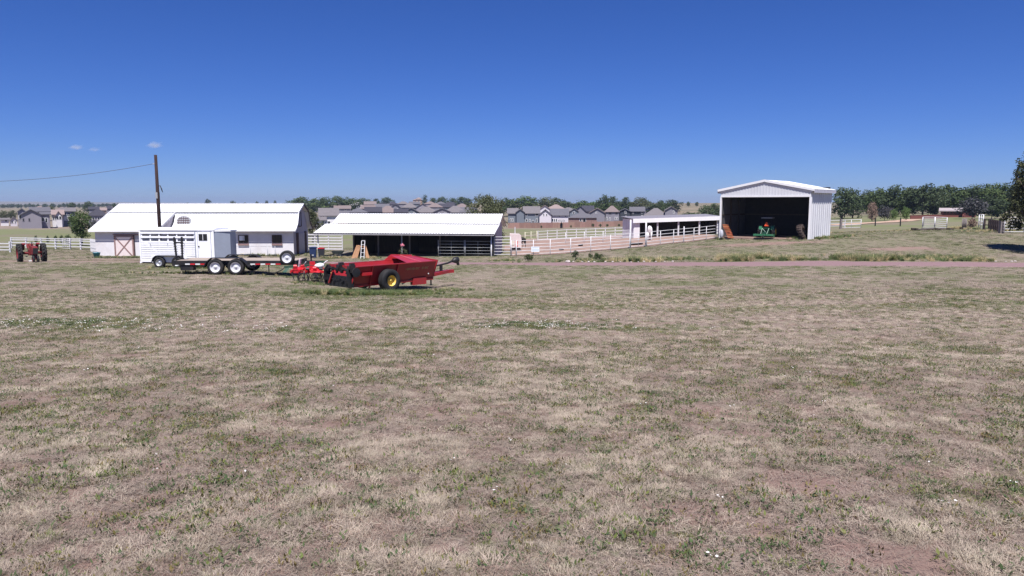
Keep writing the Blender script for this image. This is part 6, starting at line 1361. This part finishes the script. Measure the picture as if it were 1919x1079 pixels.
house('low brick walled pavilion with dark hipped roof beyond the board fence', 285, [(1065, 1118, 408, 400, 'hip', 0, 9)], wallm('brown_brick_band', (.24, .15, .13)), R_SLATE, [(1088, 410, 414, 3, 0), (1095, 409, 415.5, 5, 0)])
house('house with dark gable and blackish roof behind the pavilion', 350, [(1077, 1098, 396, 386.5, 'gy', 0, 11), (1092, 1112, 396, 386, 'gx', 1, 11)], W_GREY, R_DARK)
house('mauve grey two storey house with rounded looking gable and brown roof', 300, [(1105, 1133, 398.5, 390.5, 'gy', 0, 12), (1134, 1160, 397, 386.5, 'hip', 1, 12)], W_GREY, R_BROWN, [(1117, 397.5, 400, 1.5, 0), (1137, 407, 412, 1.6, 1), (1143, 408, 412.5, 1.6, 1), (1153, 407, 411, 1.6, 1), (1156.5, 407, 411, 1.6, 1), (1143, 398, 401, 5, 1, W_GREY), (1155, 398, 401, 4, 1, W_GREY)])
house('charcoal house with dark roof beyond the run-in shed end', 300, [(1160, 1181, 396, 391.5, 'gy', 0, 12), (1181, 1207, 396, 388.5, 'gx', 1.5, 11)], W_DARK, R_SLATE, [(1172, 395.5, 400, 1.8, 0), (1173, 405, 410, 1.8, 0), (1179, 406, 410, 1.6, 0), (1187, 405.5, 410.5, 4.5, 1.5), (1195, 406, 410, 2.5, 1.5), (1203, 404, 409, 2, 1.5), (1186, 397, 400, 2, 1.5), (1203, 397, 400, 3, 1.5)])
house('dark roofed house peeping behind the charcoal house', 340, [(1196, 1224, 391, 388, 'gx', 0, 10)], W_GREY, R_DARK)
house('grey gabled house with long grey roof above the run-in shed', 285, [(1207, 1250, 404, 391, 'hip', 1, 12), (1246, 1269, 394, 387.5, 'gy', 0, 12)], W_GREY, R_GREY, [(1262, 394, 400, 1.2, 0)], accents=[(1208, 1236, 405.5, 409.5, 1, W_WHITE, 'white_band')])
house('long low red brick house with pale roof beneath the wooded row', 190, [(1762, 1806, 395.5, 391.2, 'gx', 0, 8), (1803, 1828, 395.5, 391, 'hip', 2, 8), (1803, 1819, 394.8, 390.5, 'gy', -3, 6)], W_BRICK, roofm('pale_grey_pink_roof', (.36, .31, .32)), [(1770+k*6, 397, 400, 3, 0, W_BRICK) for k in range(6)] + [(1811, 396.5, 399, 4, -3, W_BRICK)])
# brown board fence below the house row
a, b = G(952, 252), G(1182, 250); t = thing('board_privacy_fence', 'long brown board fence below the two storey houses', 'fence', a); n = 22; q = random.Random(8)
FENCEW = mat('brown_fence_boards', (.27, .165, .135), .85, var=.18, scale=1.0, stretch=(8, 8, .6), rnd=.18)
for k in range(n):
    p, r_ = a.lerp(b, k/n), a.lerp(b, (k+1)/n); p.z = gz(p.x, p.y); r_.z = gz(r_.x, r_.y); w = r_.x-p.x; l = p-a
    MB().box(.06, w-.06, -.03, .03, -.2, 1.85+q.uniform(-.03, .03)).build('fence_panel', FENCEW, t, loc=l); MB().box(-.07, .07, -.08, .08, -.2, 1.95).build('post', FENCEW, t, loc=l)
p = G(1052, 244); t = thing('patio_umbrella', 'grey drooping canopy on a dark stem before the lilac white house', 'umbrella', p); 
MB().tube((0, 0, -.2), (0, 0, 2.6), .1).build('stem', BLACKSTEEL, t); MB().lathe([(.001, 3.1), (.8, 3.0), (1.15, 2.6), (1.2, 2.25), (1.0, 2.5), (.001, 2.7)], (0, 0, 0), 'z', 16).build('canopy', mat('grey_canvas', (.30, .28, .29), .8), t); MB().lathe([(.001, .02), (.42, .02), (.42, 1.5), (.25, 1.7), (.001, 1.7)], (0, 0, 0), 'z', 12).build('dark_base', BLACKSTEEL, t)
# red brown rail wall before the wooded row, dirt track
a, b = G(1706, 176), G(1764, 182); t = thing('brick_garden_wall', 'low reddish garden wall under the broad spreading trees', 'wall', a); d = b-a
MB().bar((0, 0, .3), (d.x, d.y, d.z+.3), .25, 1.1).build('wall_body', W_BRICK, t); MB().bar((0, 0, .9), (d.x, d.y, d.z+.9), .32, .09).build('coping', mat('dull_coping', (.2, .12, .1), .9), t)
TRACK = mat('tan_dirt_track', (.42, .29, .22), .95, var=.15, scale=2)
def ribbon(name, pts, w, m):
    vs = []; fs = []
    P = []
    for a, b in zip(pts[:-1], pts[1:]):
        k = max(2, int((b-a).length/2.5))
        for i in range(k): P.append(a.lerp(b, i/k))
    P.append(pts[-1])
    for i, p in enumerate(P):
        d = (P[min(i+1, len(P)-1)]-P[max(0, i-1)]); n = Vector((-d.y, d.x, 0)).normalized()
        for s in (-1, -.5, 0, .5, 1): q = p+n*w*s; vs.append((q.x, q.y, gz(q.x, q.y)+.09))
    for i in range(len(P)-1):
        for k in range(4): a = i*5+k; fs.append((a, a+5, a+6, a+1))
    return MB().add(vs, fs).build(name, m, None, True)
tag(ribbon('dirt_track', [G(1545, 130), G(1600, 140), G(1660, 150), G(1700, 162), G(1712, 172)], 2.2, TRACK), kind='structure')
# ------------------------------------------------------------------ spread the grass (after the buildings are known)
def grow():
    V = []
    for k in range(4): V.append((blades(120, .056, .058, .85, .0019, 2, 100+k), STRAW1))        # 0-3 near pale tufts
    for k in range(3): V.append((blades(105, .050, .065, 1.05, .0019, 2, 110+k), STRAW2))        # 4-6 flattened grey
    for k in range(2): V.append((blades(80, .040, .06, 1.15, .0022, 2, 120+k), STRAW3))          # 7-8 dead thatch
    for k in range(2): V.append((blades(90, .052, .05, .6, .0020, 2, 130+k), GRN1))             # 9-10 green grass
    for k in range(4): V.append((weed(44, .026, 140+k, 1.3, .40, .085), (GRN2, GRN2, GRN3, GRN4)[k]))              # 11-14 weeds
    for k in range(3): V.append((flower(150+k, 3 if k else 1), PETAL))                                        # 15-17 flowers
    for k in range(3): V.append((blades(120, .10, .34, .7, .010, 1, 160+k, 0), STRAW1 if k else STRAW2))  # 18-20 mid-distance clumps
    for k in range(2): V.append((blades(110, .10, .34, .6, .010, 1, 170+k, 0), GRN1))          # 21-22
    V.append((weed(60, .10, 180, .5), GRN2))                                                   # 23
    for k in range(4): V.append((weed(9, .024, 190+k, 1.2, .42, .035), (GRN2, GRN2, GRN4, GRN3)[k]))   # 24-27 single sprigs
    for k, m_ in enumerate((STRAW1, STRAW2, STRAW3, STRAW2)): V.append((litter(90, 195+k), m_))          # 28-31 loose thatch
    P = []; S = []; I = []
    def put(x, y, s, i, sink=0.0):
        P.append(np.column_stack([x, y, gzv(x, y) + .02*(vnoise(x*7, y*7, 3)-.5)*(np.hypot(x, y) < 20) - sink])); S.append(s); I.append(i)
    # near
    x, y, q = fan(1.2, 12.5, 520, 1); g, s, _, _ = masks(x, y)
    cl = fbm(x*1.7, y*1.7, 3, 301); cl2 = fbm(x*6.0, y*6.0, 2, 311); dens = sstep(.40, .60, .4*cl+.6*cl2)
    k = q.rand(len(x)) < (.50 + .50*dens)*(1-.9*s)*(1-.25*g); x, y, cl, dens = x[k], y[k], cl[k], dens[k]; u = q.rand(len(x))
    i = np.where(u < .08 + .5*(1-dens), 7 + q.randint(0, 2, len(x)), np.where(cl + .25*(q.rand(len(x))-.5) > .50, q.randint(0, 4, len(x)), 4 + q.randint(0, 3, len(x))))
    put(x, y, q.uniform(.5, 1.0, len(x)) + .6*sstep(.45, .65, cl)*q.rand(len(x)), i)
    x, y, q = fan(1.2, 16, 130, 2); g, s, _, _ = masks(x, y); wn = fbm(x*2.2, y*2.2, 3, 401)
    k = q.rand(len(x)) < (.05 + .75*g*sstep(.36, .58, wn) + .5*sstep(.60, .70, wn))*(1-.5*s); x, y = x[k], y[k]
    put(x, y, q.uniform(.5, 1.35, len(x)), np.where(q.rand(len(x)) < .3, 9 + q.randint(0, 2, len(x)), 11 + q.randint(0, 4, len(x))))
    x, y, q = fan(1.2, 15, 120, 14); g, s, _, _ = masks(x, y); k = q.rand(len(x)) < 1 - .6*s; x, y = x[k], y[k]; put(x, y, q.uniform(.7, 1.4, len(x)), 28 + q.randint(0, 4, len(x)))
    x, y, q = fan(1.2, 13, 230, 12); g, s, _, _ = masks(x, y); wn = fbm(x*1.1, y*1.1, 3, 421)
    k = q.rand(len(x)) < (.28 + .55*sstep(.40, .62, wn))*(1-.6*s); x, y = x[k], y[k]; put(x, y, q.uniform(.8, 1.9, len(x)), 24 + q.randint(0, 4, len(x)))
    x, y, q = fan(13, 34, 34, 13); g, s, _, _ = masks(x, y); wn = fbm(x*.7, y*.7, 3, 431)
    k = (q.rand(len(x)) < (.25 + .5*sstep(.36, .66, wn))*(1-.9*s)) & ~keep_off(x, y); x, y = x[k], y[k]; put(x, y, q.uniform(.9, 1.7, len(x)), 24 + q.randint(0, 4, len(x)))
    x, y, q = fan(2.3, 18, .8, 3); put(x, y, q.uniform(.35, .7, len(x)), 15 + q.randint(0, 3, len(x)))
    # bindweed drifts
    for (px, Y, rx, ry, n) in ((85, 17.2, 1.5, .9, 260), (30, 16.6, 1.0, .7, 120), (260, 17.0, 1.6, 1.4, 150), (1020, 16.4, 1.35, .55, 240), (960, 15.9, .9, .5, 60), (520, 15.6, 1.2, .9, 50), (200, 15.8, 2.0, 1.0, 90)):
        c = G(px, Y); q = np.random.RandomState(int(px)); x = c.x + q.randn(n)*rx*.8; y = c.y + q.randn(n)*ry*.7
        n = n//2; x, y = x[:n], y[:n]; put(x, y, q.uniform(.6, 1.05, n), 15 + q.randint(0, 3, n)); m_ = n*2
        x = c.x + q.randn(m_)*rx*.85; y = c.y + q.randn(m_)*ry*.8; put(x, y, q.uniform(.9, 1.5, m_), 11 + q.randint(0, 3, m_))
    # middle field
    x, y, q = fan(12, 30, 95, 4); g, s, _, _ = masks(x, y); cl = fbm(x*.9, y*.9, 3, 501)
    k = (q.rand(len(x)) < (.45 + .55*sstep(.32, .66, cl))*(1-.97*s)) & ~keep_off(x, y); x, y, g = x[k], y[k], g[k]
    isg = q.rand(len(x)) < g*.75
    i = np.where(isg, np.where(q.rand(len(x)) < .65, 9 + q.randint(0, 2, len(x)), 11 + q.randint(0, 4, len(x))), np.where(q.rand(len(x)) < .55, q.randint(0, 4, len(x)), 4 + q.randint(0, 5, len(x))))
    put(x, y, q.uniform(.8, 1.5, len(x)), i)
    # far field
    x, y, q = fan(26, 92, 9.0, 5, .85); g, s, _, _ = masks(x, y); cl = fbm(x*.5, y*.5, 3, 601)
    k = (q.rand(len(x)) < (.25 + .75*sstep(.36, .6, cl))*(1-.98*s)) & ~keep_off(x, y); x, y, g = x[k], y[k], g[k]
    isg = q.rand(len(x)) < g*.85
    i = np.where(isg, 21 + q.randint(0, 2, len(x)), 18 + q.randint(0, 3, len(x)))
    put(x, y, q.uniform(.45, .95, len(x)), i)
    scatter('pasture_grass', V, (np.vstack(P), np.concatenate(S), np.concatenate(I)))

    # tall unmown grass and weeds on the verge of the drive and against the buildings
    T = [(blades(70, .5, .16, .22, .012, 2, 200+k, .35), VERGE if k < 2 else SEED) for k in range(4)] + [(weed(70, .16, 210+k, 1.6), GRN2 if k else GRN3) for k in range(2)]
    P.clear(); S.clear(); I.clear()
    def verge(x0, x1, off0, off1, n, seed, sc, gold):
        q = np.random.RandomState(seed); x = q.uniform(x0, x1, n); y = road_center(x) + road_half(x) + q.uniform(off0, off1, n)
        k = q.rand(n) < sstep(.44, .62, fbm(x*.45, y*.6, 3, seed)); x, y = x[k], y[k]; n = len(x)
        put(x, y, q.uniform(.5, 1.1, n)*sc, np.where(q.rand(n) < gold, 2 + q.randint(0, 2, n), np.where(q.rand(n) < .7, q.randint(0, 2, n), 4 + q.randint(0, 2, n))))
    verge(-2, 36, .2, 4.4, 2600, 71, .62, .25); verge(8, 22, .3, 3.2, 1000, 72, 1.3, .45); verge(20, 36, .3, 2.6, 700, 73, .9, .4); verge(25, 31, .3, 2.2, 380, 74, 1.3, .3)
    def spot(px, Y, rx, ry, n, sc, gold=.15, seed=0):
        c = G(px, Y); q = np.random.RandomState(int(px*3+Y*7+seed)); x = c.x + q.randn(n)*rx*.5; y = c.y + q.randn(n)*ry*.5
        put(x, y, q.uniform(.5, 1.1, n)*sc, np.where(q.rand(n) < gold, 2 + q.randint(0, 2, n), np.where(q.rand(n) < .5, q.randint(0, 2, n), 4 + q.randint(0, 2, n))))
    c = SPREADER_C
    spot(655, 29.7, 1.5, .6, 260, .62, .03); spot(700, 29.8, 1.8, .6, 260, .5, .03); spot(640, 30.4, .9, .5, 90, .55, .05); spot(770, 30.2, 1.4, .5, 120, .38, .05); spot(735, 31.0, .8, .4, 50, .42, .05); spot(790, 32.0, 1.6, .5, 90, .38, .1); spot(850, 33.0, 1.2, .5, 40, .35, .1); spot(760, 30.6, 1.2, .5, 60, .3, .1)
    spot(600, 35, 1.4, .6, 60, .45, .1); spot(575, 35.2, .8, .5, 30, .4)
    spot(225, 69.3, 3.2, .3, 120, .6, .1); spot(262, 69.4, 2.0, .3, 50, .6, .2)
    spot(480, 76.2, 5.0, .5, 130, .8, .1); spot(380, 46, 3, .5, 70, .5, .2); spot(345, 41.5, 3, .6, 70, .5, .2); spot(450, 40.5, 4, .8, 80, .42, .2)
    spot(1540, 76.5, 3.4, 1.4, 170, .8, .1); spot(1352, 81, .6, .5, 30, .8); spot(1375, 79.4, 1.2, .5, 20, .5, .5)
    spot(755, 71.6, 1.0, .4, 70, .9, .1); spot(670, 70.9, 1.6, .4, 60, .6, .7); spot(700, 71.0, .8, .3, 25, .6, .6); spot(630, 71, 1.5, .4, 40, .7, .3)
    spot(1830, 88, 1.2, .6, 60, .8, .3); spot(1860, 80, 3, 1.5, 120, .6, .5); spot(1800, 91, 1.5, .6, 80, .9, .7); spot(1660, 88, 8, 2, 120, .5, .6)
    scatter('tall_verge_grass', T, (np.vstack(P), np.concatenate(S), np.concatenate(I)))
grow()
# ------------------------------------------------------------------ air and clouds
HZ = bpy.data.materials.new('thin_haze'); HZ.use_nodes = True; n = HZ.node_tree.nodes; n.clear()
o = n.new('ShaderNodeOutputMaterial'); v = n.new('ShaderNodeVolumePrincipled'); v.inputs['Color'].default_value = (.62, .76, 1.0, 1); v.inputs['Density'].default_value = HAZE; v.inputs['Anisotropy'].default_value = .2
HZ.node_tree.links.new(v.outputs[0], o.inputs['Volume'])
tag(MB().box(-7700, 7700, -7700, 7700, -27, 40).build('haze', HZ), kind='stuff')

def cloud(px, row, wpx, hpx, label, seed, dens):
    Y = 9000.0; p = AT(px, row, Y); k = Y/F; m = bpy.data.materials.new('cloud_vapour'); m.use_nodes = True; n = m.node_tree.nodes; l = m.node_tree.links; n.clear()
    o = n.new('ShaderNodeOutputMaterial'); v = n.new('ShaderNodeVolumePrincipled'); v.inputs['Color'].default_value = (1, 1, 1, 1); v.inputs['Anisotropy'].default_value = .0
    tc = n.new('ShaderNodeTexCoord'); ln = n.new('ShaderNodeVectorMath'); ln.operation = 'LENGTH'; l.new(tc.outputs['Object'], ln.inputs[0])
    nz = n.new('ShaderNodeTexNoise'); nz.inputs['Scale'].default_value = 1.6; nz.inputs['Detail'].default_value = 4; l.new(tc.outputs['Object'], nz.inputs['Vector'])
    a = n.new('ShaderNodeMath'); a.operation = 'MULTIPLY_ADD'; a.inputs[1].default_value = 1.6; l.new(nz.outputs['Fac'], a.inputs[0]); l.new(ln.outputs['Value'], a.inputs[2])
    r = n.new('ShaderNodeMapRange'); r.inputs['From Min'].default_value = 1.65; r.inputs['From Max'].default_value = .85; r.inputs['To Max'].default_value = dens/(wpx*k); l.new(a.outputs[0], r.inputs['Value']); l.new(r.outputs[0], v.inputs['Density']); l.new(v.outputs[0], o.inputs['Volume'])
    mb = MB(); mb.lathe([(.001, -1)]+[(math.sin(t), -math.cos(t)) for t in [math.pi*i/12 for i in range(1, 12)]]+[(.001, 1)], (0, 0, 0), 'z', 20)
    mb.f = [tuple(reversed(f)) for f in mb.f]; c = mb.build('cloud', m, None, False, p); c.scale = (wpx*k/2, wpx*k/2.5, hpx*k/2); c.rotation_euler = (0, R(-8), 0); tag(c, label, 'cloud')
cloud(290, 272, 34, 15, 'small white cloud wisp straight above the utility pole', 1, 2.2)
cloud(143, 276, 30, 12, 'small white cloud wisp, brighter of the pair over the wire', 2, 1.8)
cloud(177, 280, 28, 10, 'faintest small cloud wisp of the pair over the wire', 3, .9)
